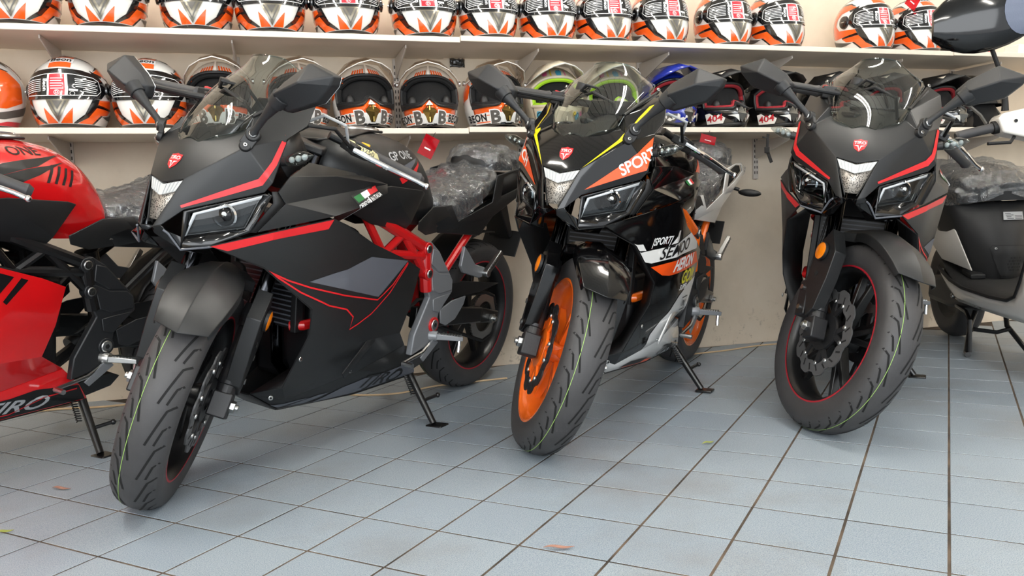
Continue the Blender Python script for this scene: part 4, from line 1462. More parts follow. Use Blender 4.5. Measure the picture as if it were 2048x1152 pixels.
def deco_orange(c, st):
    root = c['root']
    for pj, s in ((c['cowl'], 1), (c['cowlr'], -1)):
        F = lambda *p: (p[0], s * p[1], p[2])
        w = pj.put3('orange_wedge', [F(-.048, .076, .760), F(-.184, .200, .824), F(-.214, .198, .872), F(-.230, .195, .918), F(-.15, .150, .845)], 'stripe_orange', root)
        pj.off = .0022
        a, b = pj.p2(F(-.12, .135, .805)), pj.p2(F(-.215, .196, .885))
        ang = math.atan2(b[1] - a[1], b[0] - a[0])
        if s < 0:
            ang += pi
        t = text_polys('SPORT', .045, .02, 0.0, 1.0, .95) if s > 0 else text_polys('TECH', .045, .02)
        m = pj.p2(F(-.174, .176, .846))
        pj.put('wedge_lettering', rot2(t, ang - .12 * s, m), 'letter_white', w)
        pj.off = .0012
        pj.put3('yellow_stripe', [F(-.050, .062, .818), F(-.130, .128, .898), F(-.19, .140, .940), F(-.29, .155, 1.008), F(-.325, .172, 1.022), F(-.22, .152, .955), F(-.15, .138, .905)], 'stripe_yellow', root)
    side = c['side']
    for q in (sd((-.17, .612), (-.23, .612), (-.255, .592), (-.20, .594)), sd((-.40, .605), (-.44, .648), (-.46, .648), (-.45, .612))):
        side.put('white_wedge_print', poly2(q), 'gloss_white', root)
    side.put('white_band_print', poly2(sd((-.188, .585), (-.40, .600), (-.64, .634), (-.735, .594), (-.74, .572), (-.52, .567), (-.30, .552), (-.24, .560))), 'gloss_white', root)
    side.put('orange_band_print', poly2(sd((-.30, .540), (-.52, .556), (-.745, .562), (-.79, .520), (-.62, .508), (-.44, .504), (-.38, .510))), 'stripe_orange', root)
    side.put('white_sweep_print', poly2(sd((-.785, .470), (-.757, .372), (-.755, .362), (-.60, .264), (-.50, .238), (-.478, .30), (-.505, .345), (-.56, .385), (-.62, .42), (-.70, .452))), 'gloss_white', root)
    side.off = .0032
    side.put('lettering', rot2(text_polys('|SPORT|', .032, .02, .3), R(3), (.335, .618)), 'letter_white', root)
    side.put('lettering', rot2(text_polys('SEMOO', .052, .012, .3, 1.0, 1.5), R(5), (.47, .587)), 'letter_black', root)
    side.put('lettering', rot2(text_polys('HERON', .054, .03, .25, 1.0, 1.3), R(2), (.575, .535)), 'letter_white', root)
    side.put('lettering', rot2(text_polys('GO!!', .062, .03, .2, 1.0, 1.2), R(0), (.66, .482)), 'letter_yellow', root)
    side.put('lettering', rot2(text_polys('SUPER', .024, .02, .2, 1.0, 1.3), R(0), (.63, .448)), 'letter_white', root)
    side.put('lettering', rot2(join2(text_polys('INJ', .030, .02, .2), stroke2([(-.034, -.02), (.026, -.02), (.036, .022), (-.024, .022)], .004, True)), 0, (.69, .385)), 'letter_black', root)
    side.put('belly_lettering', rot2(text_polys('TJRO', .05, .02, .35, 1.0, 1.5), R(-2), (.78, .200)), 'letter_black', root)
    side.put('belly_line', poly2(sd((-.45, .178), (-.60, .172), (-.64, .188), (-.50, .196))), 'letter_black', root)
    side.off = .003
    side.put('belly_line', poly2(sd((-.47, .174), (-.66, .168), (-.68, .178), (-.52, .186))), 'stripe_orange', root)
    pn = c['panel']
    pn.off = .0016
    for x0, x1, m in ((-.03, -.01, 'flag_green'), (-.01, .01, 'letter_white'), (.01, .03, 'stripe_red')):
        pn.put('flag_band', rot2(poly2([(x0, 0), (x1, 0), (x1, .014), (x0, .014)]), R(8), (.53, .79)), m, root)
    tk = c['tank']
    x, y = tk.p2((-.80, .15, .875))
    tk.put('tank_wedge', poly2([(x - .09, y - .06), (x + .04, y + .04), (x + .08, y + .01), (x + .05, y - .06)]), 'stripe_orange', root)


def deco_red(c, st):
    root = c['root']
    tk = c['tank']
    x, y = tk.p2((-.70, .125, .922))
    tk.put('tank_lettering', rot2(text_polys('GP ONE', .050, .012, .0, 1.0, .95), R(3), (x, y)), 'letter_black', root)
    P = lambda *q: tk.p2(q)
    tk.put('tank_stripe', poly2([P(-.56, .17, .850), P(-.66, .16, .893), P(-.78, .150, .918), P(-.855, .11, .924), P(-.76, .17, .895), P(-.62, .19, .862)]), 'letter_black', root)
    tk.put('tank_stripe', poly2([P(-.56, .18, .825), P(-.66, .18, .868), P(-.80, .16, .898), P(-.86, .13, .905), P(-.76, .18, .872), P(-.66, .19, .83)]), 'letter_black', root)
    for k in range(4):
        a = -.775 - k * .026
        tk.put('tank_bar', poly2([P(a, .18, .848), P(a - .010, .18, .848), P(a - .040, .15, .896), P(a - .030, .15, .896)]), 'letter_black', root)
    side = c['side']
    side.put('side_bar', poly2(sd((-.62, .62), (-.66, .605), (-.60, .54), (-.585, .55)), sd((-.68, .60), (-.70, .592), (-.64, .53), (-.63, .54))), 'letter_black', root)
    side.put('belly_band_print', poly2(sd((-.45, .172), (-.66, .168), (-.92, .186), (-.895, .236), (-.76, .252), (-.62, .235), (-.50, .205))), 'letter_black', root)
    side.off = .002
    side.put('belly_lettering', rot2(text_polys('TJRO', .062, .02, .30, 1.0, 1.35), R(-2), (.70, .207)), 'graphic_silver', root)
    side.put('red_pinline', stroke2(sd((-.55, .180), (-.70, .182), (-.78, .222), (-.89, .226)), .004), 'stripe_red', root)
    bolt(root, (-.765, .196, .525), (0, 1, 0), .007, .002, 'stripe_red')


GRP = None
b_red = motorcycle('sport_motorcycle', 'red', 'red sport motorcycle cut off by the left edge, black side plate', GRP, (-1.385, 2.243, 0), R(225.23), R(8.35), deco_red)
b_one = motorcycle('sport_motorcycle', 'black', 'matt black sport motorcycle with red trellis frame, between the red and the orange-wheeled bikes', GRP, (-.374, 2.181, 0), R(225.228), R(8.35), deco_black)
b_two = motorcycle('sport_motorcycle', 'orange', 'glossy black and white sport motorcycle with orange wheels', GRP, (.650, 2.225, 0), R(226.84), R(7.18), deco_orange)
b_three = motorcycle('sport_motorcycle', 'black', 'matt black sport motorcycle facing the camera beside the white scooter', GRP, (1.501, 2.099, 0), R(227.99), R(7.96), deco_black)
# price note tied to the clip-on of the second motorcycle
# ------------------------------------------------------------------ helmets
mat('helmet_white', (228, 227, 222), 0.22, coat=1.0)
mat('helmet_cream', (214, 202, 178), 0.3, coat=0.8)
mat('helmet_orange', (230, 92, 26), 0.22, coat=1.0)
mat('helmet_black', (14, 14, 15), 0.2, coat=1.0)
mat('helmet_satin', (24, 24, 25), 0.5)
mat('helmet_blue', (24, 44, 150), 0.25, coat=1.0)
mat('helmet_red', (176, 22, 36), 0.3, coat=0.6)
mat('liner_black', (12, 12, 13), 0.9)
mat('liner_lime', (168, 214, 40), 0.85)
mat('liner_red', (140, 24, 34), 0.85)
mat('vent_grey', (124, 118, 104), 0.3, metal=0.6)
mat('vent_gold', (150, 128, 70), 0.25, metal=0.9)
mat('vent_silver', (150, 148, 142), 0.25, metal=0.9)
mat('label_red', (196, 34, 50), 0.35, coat=0.6)
mat('print_cyan', (70, 160, 190), 0.4)
mat('print_pink', (214, 90, 150), 0.4)
mat('print_yellow', (230, 200, 40), 0.4)
mat('print_grey', (84, 82, 78), 0.4)
mat('visor_dark', (10, 10, 12), 0.06, coat=1.0)
mat('strap_black', (18, 18, 19), 0.8)
glassy('peak_clear', (236, 228, 220), 1.0, 0.15, 1.45)
mat('peak_white', (226, 220, 212), 0.4)

KD = 0.00227


def hull(az, z, off=0.0, mx=False):
    c, s = cos(R(az)), sin(R(az))
    if z >= .13:
        k = math.sqrt(max(0.0, 1 - ((z - .13) / .132) ** 2))
        w, xf, xb = .135 * k, .146 * k, .165 * k
    else:
        t = (.13 - z) / .13
        w = .135 - .030 * t ** 2.2
        xf = .146 + .026 * sin(pi * t * .75) - .016 * t ** 4
        xb = .165 - .05 * t ** 2
    x = (xf if c > 0 else xb) * c
    p = Vector((x, w * s, z))
    if mx and c > 0 and z < .115:
        a = az if az < 180 else az - 360
        p.x += .052 * math.exp(-(a / 42.0) ** 2) * min(1, (.115 - z) / .04)
    d = (p - Vector((0, 0, .12))).normalized()
    return p + d * off


def crown(th, y, off=0.0):
    k = math.sqrt(max(0.0, 1 - (y / .135) ** 2))
    c, s = cos(R(th)), sin(R(th))
    p = Vector(((.146 if c > 0 else .165) * k * c, y, .13 + .132 * k * s))
    d = (p - Vector((0, 0, .13))).normalized()
    return p + d * off


def hshape(*polys):
    return poly2(*[[(a * KD, z) for a, z in p] for p in polys])


def hput(name, shape, off, m, parent, step=.010, mx=False):
    return mapped(name, shape, lambda x, y: hull(x / KD, y, off, mx), m, parent, step)


def hparts(name, polys, off, m, parent, step=.010, mx=False):
    for p in polys:
        hput(name, hshape(p), off, m, parent, step, mx)


def both(polys):
    return list(polys) + [[(-a, z) for a, z in reversed(p)] for p in polys]


def zlist():
    return [0, .012, .028, .045, .065, .085, .105, .125, .145, .165, .185, .203, .22, .235, .247, .256, .2605, .262]


def full_face():
    t = empty('full_face_helmet')
    rows = [[hull(360 * i / 60, z) for i in range(60)] for z in zlist()]
    rows = [[Vector((q.x * .86, q.y * .86, q.z)) for q in rows[0]]] + rows
    sh = MB().grid(rows, closed=True).build('shell', 'helmet_white', t, ang=80)
    hput('base_trim', hshape([(a, z) for a, z in [(-180, .001), (180, .001), (180, .011), (-180, .011)]]), .0022, 'helmet_black', sh)
    hparts('orange_panel', both([
        [(58, .196), (75, .213), (100, .216), (125, .20), (142, .16), (142, .12), (120, .094), (100, .088), (98, .105), (108, .13), (105, .16), (95, .18), (75, .187)],
        [(62, .098), (98, .105), (100, .088), (120, .094), (142, .12), (144, .095), (115, .070), (92, .072), (60, .082)],
        [(58, .070), (92, .066), (84, .050), (68, .045), (54, .013), (30, .013), (46, .035)],
        [(22, .067), (21, .013), (2, .013)]]), .0014, 'helmet_orange', sh)
    hparts('black_panel', both([
        [(50, .100), (62, .100), (58, .070), (46, .034), (28, .013), (22, .013), (40, .045)],
        [(60, .082), (92, .072), (92, .066), (58, .071)],
        [(52, .203), (58, .196), (75, .187), (72, .178), (55, .185)],
        [(54, .013), (58, .013), (72, .045), (68, .045)],
        [(58, .20), (75, .220), (100, .224), (130, .20), (125, .20), (100, .216), (75, .213)]]), .0018, 'helmet_black', sh)
    hparts('grey_panel', both([[(72, .042), (84, .046), (120, .062), (160, .085), (160, .055), (115, .034), (86, .034)]]), .0014, 'print_grey', sh)
    hparts('red_panel', both([[(92, .012), (172, .012), (172, .030), (120, .026)]]), .0014, 'label_red', sh)
    hput('chin_vent', hshape([(-17, .095), (17, .095), (9, .055), (0, .018), (-9, .055)]), .006, 'vent_grey', t)
    hput('chin_vent_rib', join2(hshape([(-13, .090), (-10, .090), (0, .040), (0, .032)], [(13, .090), (0, .032), (0, .040), (10, .090)], [(-7, .090), (7, .090), (0, .060)])), .0075, 'print_grey', t)
    mapped('crown_stripe', poly2([(-.037, .38), (.037, .38), (.034, .9), (.028, 1.55), (-.028, 1.55), (-.034, .9)]), lambda x, y: crown(y * 100, x, .0014), 'helmet_orange', sh, .03)
    mapped('crown_patch', poly2([(-.041, .50), (.041, .50), (.040, .64), (-.040, .64)]), lambda x, y: crown(y * 100, x, .0018), 'letter_white', sh, .02)
    mapped('crown_lettering', rot2(([(x * 1.0, y * 4.6) for x, y in text_polys('Beon', .034, .02)[0]], text_polys('Beon', .034, .02)[1]), 0, (0, .57)), lambda x, y: crown(y * 100, x, .0026), 'letter_black', sh, .02)
    mapped('crown_letter', rot2(([(x * 1.0, y * 4.6) for x, y in rot2(text_polys('R', .055, .03), pi / 2)[0]], text_polys('R', .055, .03)[1]), 0, (0, .80)), lambda x, y: crown(y * 100, x, .0024), 'letter_black', sh, .02)
    mapped('crown_streak', poly2([(.045, .72), (.07, .80), (.07, 1.3), (.045, 1.2)], [(-.045, .72), (-.045, 1.2), (-.07, 1.3), (-.07, .80)]), lambda x, y: crown(y * 100, x, .0014), 'helmet_black', sh, .03)
    # visor with its shipping label
    vo = [(-72, .160), (-62, .184), (-35, .198), (0, .203), (35, .198), (62, .184), (72, .160), (74, .128), (64, .103), (35, .097), (0, .094), (-35, .097), (-64, .103), (-74, .128)]
    vis = hput('visor', hshape(vo), .0045, 'visor_dark', t)
    fr = [(-60, .162), (-52, .172), (-20, .181), (0, .183), (20, .181), (52, .172), (60, .162), (62, .128), (55, .113), (20, .108), (0, .107), (-20, .108), (-55, .113), (-62, .128)]
    hput('label_frame', stroke2([(a * KD, z) for a, z in fr], .0024, True), .0062, 'letter_white', vis)
    hput('label_block', hshape([(-12, .109), (10, .108), (10, .181), (-12, .181)]), .0060, 'label_red', vis)
    hparts('label_edge', [[(-15, .109), (-12, .109), (-12, .181), (-15, .180)], [(10, .108), (14, .109), (14, .180), (10, .181)]], .0062, 'letter_white', vis)
    lines = []
    for k in range(5):
        z = .166 - k * .0085
        lines.append(stroke2([(-10 * KD, z), (-1 * KD, z), ((8 - 2 * (k % 2)) * KD, z)], .003))
    lines.append(rot2(text_polys('D', .014, .02), 0, (-1 * KD, .119)))
    lines.append(stroke2(arc2(-1 * KD, .119, .0085, .0085, 0, 330, 10), .0014, True))
    for k in range(7):
        z = .163 - k * .0065
        lines.append(stroke2([(-57 * KD, z - .004), (-40 * KD, z), (-25 * KD, z + .001)], .0022))
        if k < 5:
            lines.append(stroke2([(24 * KD, z + .002), (40 * KD, z), ((56 - 3 * (k % 2)) * KD, z - .004)], .0022))
        else:
            lines.append(stroke2([(34 * KD, z), (54 * KD, z - .004)], .002))
    lines.append(rot2(text_polys('Beon', .020, .03), -pi / 2, (-18.5 * KD, .145)))
    lines.append(hshape([(15, .124), (27, .123), (27, .130), (15, .131)]))
    lines.append(stroke2(arc2(20 * KD, .115, .0075, .0065, 0, 330, 10), .0012, True))
    hput('label_print', join2(*lines), .0064, 'letter_white', vis, .012)['kind'] = 'stuff'
    for s in (1, -1):
        c = hull(s * 84, .137, .0)
        n = (c - Vector((0, 0, .13))).normalized()
        pv = MB().lathe([(.0005, .012), (.018, .012), (.027, .008), (.030, .0)], o=c, axis=n, n=24).build('visor_pivot', 'helmet_black', t)
        MB().box(c + n * .013, (.020, .004, .004)).build('pivot_tab', 'steel', pv)
    # neck opening and strap seen at the bottom
    MB().tube([hull(360 * i / 40, .004, -.004) for i in range(40)], .006, n=8, closed=True).build('neck_roll', 'helmet_satin', t)
    return t


MXV = {
    'orange': dict(shell='helmet_white', low='helmet_orange', base='helmet_black', peak='peak_clear', rimm='helmet_satin', liner='liner_black', vent='vent_gold', edge='peak_white'),
    'graffiti': dict(shell='helmet_cream', low='helmet_cream', base='helmet_black', peak='helmet_cream', rimm='helmet_cream', liner='liner_lime', vent='helmet_cream', edge='helmet_white'),
    'blue': dict(shell='helmet_blue', low='helmet_blue', base='helmet_black', peak='helmet_blue', rimm='helmet_black', liner='liner_red', vent='vent_silver', edge='helmet_blue'),
    'black': dict(shell='helmet_black', low='helmet_black', base='helmet_satin', peak='helmet_satin', rimm='helmet_satin', liner='liner_red', vent='vent_silver', edge='helmet_satin'),
}


def zl(a):
    return .078 + .034 * math.exp(-(a / 11.0) ** 2) + .012 * (abs(a) / 66) ** 2


def zu(a):
    return .205 - .045 * (abs(a) / 66) ** 3


def motocross(v):
    m = MXV[v]
    t = empty('motocross_helmet')
    az = [-66 + 132 * i / 32 for i in range(33)]
    sh = MB()
    sh.grid([[hull(a, zu(a) + (.262 - zu(a)) * (1 - (1 - k / 7) ** 1.7), 0, True) for a in az] for k in range(8)])
    raz = [66 + 228 * i / 44 for i in range(45)]
    sh.grid([[hull(a, z, 0, True) for a in raz] for z in zlist()])
    shell = sh.build('shell', m['shell'], t, ang=80)
    chin = MB().grid([[hull(a, zl(a) * k / 6, 0, True) for a in az] for k in range(7)]).build('chin_bar', m['low'], t, solid=.006, ang=80)
    # opening rim
    loop = [hull(a, zl(a), .002, True) for a in az] + [hull(66, zl(66) + (zu(66) - zl(66)) * k / 8, .002, True) for k in range(1, 8)] + [hull(a, zu(a), .002, True) for a in reversed(az)] + [hull(-66, zu(66) + (zl(66) - zu(66)) * k / 8, .002, True) for k in range(1, 8)]
    MB().tube(loop, .0065, n=8, closed=True).build('port_rim', m['rimm'], t)
    MB().tube([q * .90 + Vector((0, 0, .013)) for q in loop], .012, n=8, closed=True).build('port_lining', m['liner'], t)
    rows = [[hull(360 * i / 40, z) * .84 + Vector((-.006, 0, .016)) for i in range(40)] for z in zlist()]
    MB().grid(rows, closed=True).build('liner', 'liner_black', t)
    MB().tube([hull(360 * i / 48, .006, .001, True) for i in range(48)], .008, n=8, closed=True).build('base_trim', m['base'], t)
    # inside pads
    for s in (1, -1):
        MB().ell((.105, s * .075, .095), (.025, .022, .035), 12, 8).build('cheek_pad', 'helmet_satin', t)
    # nose vent
    P = lambda a, z, o: hull(a, z, o, True)
    nv = MB().add([P(0, .092, .010), P(14, .060, .010), P(4, .016, .010), P(-4, .016, .010), P(-14, .060, .010), P(0, .056, .030)], [(0, 1, 5), (1, 2, 5), (2, 3, 5), (3, 4, 5), (4, 0, 5)])
    vent = nv.build('nose_vent', m['vent'], t, ang=10)
    MB().bar(P(0, .080, .022), P(0, .022, .022), .005, .006, (1, 0, 0)).build('vent_bar', m['vent'], vent)
    # peak
    pk = [(.225, 0, .246), (.218, .048, .236), (.185, .092, .218), (.105, .124, .196), (.015, .139, .178), (.010, .125, .208), (.020, .075, .260), (.020, 0, .272), (.120, .056, .262), (.125, 0, .274), (.110, .108, .224)]
    pf = [(0, 1, 8, 9), (9, 8, 6, 7), (1, 2, 10, 8), (8, 10, 5, 6), (2, 3, 10), (3, 4, 5, 10)]
    peak = MB().add(pk, pf).mirror().build('peak', m['peak'], t, solid=.003, ang=15)
    ed = [(.015, .141, .178), (.105, .126, .196), (.185, .094, .218), (.218, .049, .236), (.227, 0, .247)]
    ed = ed + [(x, -y, z) for x, y, z in reversed(ed[:-1])]
    MB().tube(ed, .0022, n=6).build('peak_edge', m['edge'], peak)
    for s in (1, -1):
        MB().cyl((.015, s * .136, .185), (.015, s * .146, .186), .010, n=14).build('peak_screw', 'steel' if v != 'black' else 'vent_silver', peak)
    put = lambda n, s_, o, mm, par=chin: hput(n, s_, o, mm, par, .010, True)
    if v == 'orange':
        put('white_band', hshape([(-66, .012), (66, .012), (66, .050), (40, .055), (12, .050), (-12, .050), (-40, .055), (-66, .050)]), .0074, 'helmet_white')
        k = []
        for s in (1, -1):
            k.append(stroke2([(s * 62 * KD, .020), (s * 30 * KD, .018)], .004))
            k.append(stroke2([(s * 62 * KD, .046), (s * 30 * KD, .043)], .003))
            k.append(stroke2([(s * 20 * KD, .056), (s * 8 * KD, .086)], .006))
        put('orange_line', join2(*k), .0080, 'helmet_orange')
        for a in (-25, 25):
            put('badge_outline', rot2(text_polys('B', .064, .10, 0, 1, 1.1), 0, (a * KD, .034)), .0084, 'letter_white')
            put('badge_letter', rot2(text_polys('B', .064, .045, 0, 1, 1.1), 0, (a * KD, .034)), .0094, 'print_grey')
        for a in (-60, 60):
            put('chin_outline', rot2(text_polys('BEON', .038, .08, 0, 1.1, .85), 0, (a * KD, .036)), .0084, 'letter_white')
            put('chin_lettering', rot2(text_polys('BEON', .038, .04, 0, 1.1, .85), 0, (a * KD, .036)), .0092, 'letter_black')
        hput('white_nose', hshape([(-7, .082), (7, .082), (0, .105)], [(-6, .010), (6, .010), (3, .028), (-3, .028)]), .0080, 'helmet_white', chin, .01, True)
        br = []
        for s in (1, -1):
            for i in range(5):
                br.append(stroke2([(s * (9 + i * 6) * KD, .209 - i * .001), (s * (8 + i * 6) * KD, .232 - i * .002)], .009))
            br.append(rot2(poly2([(-.02, -.008), (.02, -.012), (.024, .012), (-.016, .016)]), 0, (s * 60 * KD, .185)))
        for q in br:
            hput('brow_print', q, .0015, 'helmet_orange', shell, .01, True)
        for s in (1, -1):
            hput('side_print', hshape([(s * 67, .165), (s * 95, .20), (s * 130, .15), (s * 110, .10), (s * 75, .12)]), .0015, 'helmet_orange', shell, .01, True)
        hput('cheek_band', hshape([(-66, .072), (-66, .10), (-30, .085), (-14, .088), (-14, .080), (-30, .076)], [(66, .072), (30, .076), (14, .080), (14, .088), (30, .085), (66, .10)]), .0074, 'helmet_satin', chin, .01, True)
        MB().prism([P(-3.5, .205, .006), P(3.5, .205, .006), P(3, .243, .006), P(-3, .243, .006)], (.012, 0, .004)).build('peak_strut', 'peak_white', t, bevel=.002)
    elif v == 'graffiti':
        hput('crest_print', rot2(poly2([(-.014, 0), (-.006, .008), (0, .004), (.006, .010), (.014, .002), (.010, -.010), (.002, -.016), (-.008, -.012)]), 0, (0, .228), 1.5), .0020, 'print_cyan', shell, .008, True)
        hparts('brow_print', [[(-22, .212), (-18, .212), (-26, .245), (-29, .245)], [(52, .20), (60, .19), (50, .23)]], .0018, 'print_yellow', shell, .008, True)
        hparts('brow_print', [[(16, .212), (19, .212), (22, .24), (19, .24)], [(-40, .21), (-30, .214), (-36, .235), (-48, .222)]], .0018, 'print_pink', shell, .008, True)
        for a, z, mm, k in ((-50, .05, 'print_cyan', 1.2), (-40, .03, 'print_yellow', .9), (-30, .055, 'print_pink', .7), (30, .04, 'print_cyan', 1.1), (44, .05, 'print_pink', .9), (20, .045, 'print_yellow', .7), (56, .03, 'print_yellow', .8)):
            put('chin_print', rot2(poly2([(-.016, 0), (-.004, .016), (.014, .008), (.018, -.008), (.002, -.016)]), a, (a * KD, z), k), .0078, mm)
            put('chin_print', rot2(stroke2(arc2(0, 0, .009, .009, 0, 300, 8), .003), a, (a * KD, z), k), .0086, 'letter_black')
    elif v == 'blue':
        hparts('blue_print', [[(-60, .02), (-30, .02), (-20, .05), (-55, .06)], [(60, .02), (55, .06), (20, .05), (30, .02)]], .0074, 'print_grey', chin, .01, True)
        put('speckle', join2(*[rot2(poly2([(-.01, 0), (0, .006), (.012, .002), (.004, -.008)]), k, ((-58 + k * 7) * KD, .03 + .02 * ((k * 7) % 3) / 3)) for k in range(17)]), .0082, 'helmet_white')
    else:
        for s in (1, -1):
            put('white_flake', hshape([(s * 66, .018), (s * 38, .016), (s * 34, .040), (s * 44, .058), (s * 50, .048), (s * 58, .066), (s * 66, .062)], [(s * 30, .05), (s * 12, .052), (s * 9, .02), (s * 18, .040)]), .0074, 'helmet_white')
            put('red_numerals', join2(rot2(text_polys('404', .040, .02, .2), R(-6 * s), (s * 52 * KD, .040))), .0084, 'helmet_red')
        hparts('side_print', [[(70, .10), (110, .12), (150, .11), (120, .08)], [(-70, .10), (-120, .08), (-150, .11), (-110, .12)]], .0016, 'print_grey', shell, .01, True)
        for s in (1, -1):
            MB().add([(.150, s * .050, .256), (.118, s * .080, .248), (.160, s * .082, .240)], [(0, 1, 2)]).build('peak_cutout', 'shelf_board', peak, solid=.001)
    return t


ff = full_face()
mx_proto = {v: motocross(v) for v in MXV}
used = set()


def place(proto, key, row, px, yc, yaw, label, group, nose=.16, scale=1.0, zs=1.0):
    """px: pixel column of the helmet's nose"""
    o = proto if key not in used else copy_tree(proto)
    used.add(key)
    q = on_y(px, 40 if row else 240, yc - nose)
    x = q.x - nose * sin(R(yaw))
    o.location = (x, yc, shelf_z(row, x) + (.004 if x < .70 else .010 if x < 2.97 else .012) + (.006 if proto is not ff else 0))
    o.rotation_euler = (0, SLOPE * 0, R(-90 + yaw))
    o.scale = (scale, scale, scale * zs)
    tag(o, label, 'helmet', group)
    return o


words = ['first', 'second', 'third', 'fourth', 'fifth', 'sixth', 'seventh', 'eighth', 'ninth', 'tenth', 'eleventh', 'twelfth']
for k, px in enumerate([22, 201, 385, 544, 701, 860, 999, 1117, 1237, 1356, 1484, 1596]):
    place(ff, 'ff', 1, px, 3.305, [3, -1, -2, 1, 0, -2, 2, -2, 1, 3, 0, 4][k], 'orange and white full-face helmet on the upper shelf, %s from the left' % words[k], 'full-face helmets on the upper shelf', scale=.95 if px < 950 else .87, zs=1.03 if px < 950 else 1.12)
place(ff, 'ff', 1, 1779, 3.305, 2, 'orange and white full-face helmet on the upper shelf, just right of the empty gap', 'full-face helmets on the upper shelf', scale=.88, zs=1.12)
place(ff, 'ff', 1, 1878, 3.305, 0, 'orange and white full-face helmet under a red card, rightmost on the upper shelf', 'full-face helmets on the upper shelf', scale=.88, zs=1.12)
g = 'full-face helmets on the lower shelf'
place(ff, 'ff', 0, 117, 3.305, -4, 'orange and white full-face helmet on the lower shelf, left of the black mirror', g, scale=.94, zs=1.04)
place(ff, 'ff', 0, 288, 3.305, -2, 'orange and white full-face helmet on the lower shelf, behind the black mirror', g, scale=.94, zs=1.04)
o = copy_tree(ff)
o.location = (-.985, 3.31, shelf_z(0, -.985) + .004)
o.scale = (.9, .9, .98)
o.rotation_euler = (0, 0, R(208))
tag(o, 'orange full-face helmet seen from its side at the left end of the lower shelf', 'helmet', g)
g = 'motocross helmets on the lower shelf'
for px, yaw, wd in [(443, -2, 'behind the windscreen of the matt black bike'), (598, 6, 'half hidden by a black mirror'), (727, 5, 'above the fuel cap of the matt black bike'), (860, -10, 'with a red card below its chin'), (986, 4, 'behind the mirror of the orange-wheeled bike')]:
    place(mx_proto['orange'], 'mo', 0, px, 3.335, yaw, 'white and orange motocross helmet ' + wd, g, nose=0, zs=1.10, scale=.87)
for px, wd in ((1108, 'left of the clear windscreen'), (1219, 'seen through the clear windscreen')):
    place(mx_proto['graffiti'], 'mg', 0, px, 3.335, -4, 'cream motocross helmet with colourful print and lime lining, ' + wd, g, nose=0, zs=1.10, scale=.87)
place(mx_proto['blue'], 'mb', 0, 1333, 3.335, 4, 'glossy blue motocross helmet behind a motorcycle mirror', g, nose=0, zs=1.10, scale=.87)
for px, yaw, wd in ((1433, 6, 'next to the blue helmet'), (1537, 2, 'with a strap hanging off the shelf'), (1646, 4, 'left behind the dark windscreen'), (1752, 4, 'right behind the dark windscreen'), (1858, 6, 'under the rightmost mirror')):
    place(mx_proto['black'], 'mk', 0, px, 3.335, yaw, 'black motocross helmet with red numerals, ' + wd, g, nose=0, zs=1.04, scale=.86)

# an open black helmet lying at the end of the lower shelf
t = empty('open_face_helmet', (3.25, 3.345, shelf_z(0, 3.25) + .012), (0, 0, R(-70)), 'glossy black open-face helmet with grey straps at the right end of the lower shelf', 'helmet')
rows = [[hull(360 * i / 48, z) for i in range(48)] for z in zlist() if z > .1]
MB().grid(rows, closed=True).build('shell', 'helmet_black', t, ang=80)
MB().grid([[hull(a, z) for a in [60 + 240 * i / 30 for i in range(31)]] for z in (.0, .03, .06, .09, .105)]).build('rear_shell', 'helmet_black', t, ang=80)
MB().grid([[hull(360 * i / 40, z) * .86 + Vector((-.01, 0, .012)) for i in range(40)] for z in zlist()], closed=True).build('liner', 'liner_black', t)
for s in (1, -1):
    MB().tube([hull(s * 62, .10, .002), hull(s * 50, .06, .006), hull(s * 40, .02, .004)], .008, n=6).build('strap', 'print_grey', t)
mapped('visor', hshape([(-60, .11), (60, .11), (60, .17), (0, .20), (-60, .17)]), lambda x, y: hull(x / KD, y, .012), 'visor_dark', t, .01)
# ------------------------------------------------------------------ scooter at the right edge
mat('scooter_white', (226, 222, 214), 0.25, coat=0.8)
mat('scooter_black', (34, 34, 35), 0.55, bump=0.12, bscale=420)
mat('mat_black', (24, 24, 25), 0.7, bump=0.3, bscale=90)
mat('mirror_patch', (96, 104, 122), 0.6, bump=0.15, bscale=260)
sc = empty('scooter', (3.12, 3.24, 0), (0, 0, R(247)), 'white scooter with black floor mat and film-wrapped seat at the right edge', 'scooter')
# wheels
for cx, r_, w_ in ((-.02, .235, .055), (1.26, .24, .05)):
    nm = 'rear' if cx < .5 else 'front'
    pr_ = [(r_ * .62, w_ * .8), (r_ * .8, w_), (r_ * .93, w_ * .9), (r_ * .99, w_ * .5), (r_, 0)]
    pr_ = pr_ + [(a, -b) for a, b in reversed(pr_[:-1])]
    MB().lathe(pr_, o=(cx, 0, r_), n=48, closed=True).build(nm + '_tyre', 'rubber', sc, ang=60)
    MB().lathe([(r_ * .62, w_ * .8), (r_ * .5, w_ * .4), (.03, w_ * .5), (.001, w_ * .5)], o=(cx, 0, r_), n=32).lathe([(r_ * .62, -w_ * .8), (r_ * .5, -w_ * .4), (.03, -w_ * .5), (.001, -w_ * .5)], o=(cx, 0, r_), n=32).build(nm + '_rim', 'engine_black', sc)
MB().prism([(-.02, -.13, .30), (.30, -.13, .34), (.52, -.13, .26), (.50, -.13, .19), (.20, -.13, .17), (-.05, -.13, .18)], (0, .26, 0)).build('engine_case', 'engine_black', sc, bevel=.03, seg=3)
bolt(sc, (.30, -.132, .235), (0, -1, 0), .012, .012)
bolt(sc, (.36, -.132, .232), (0, -1, 0), .009, .014, 'chrome')
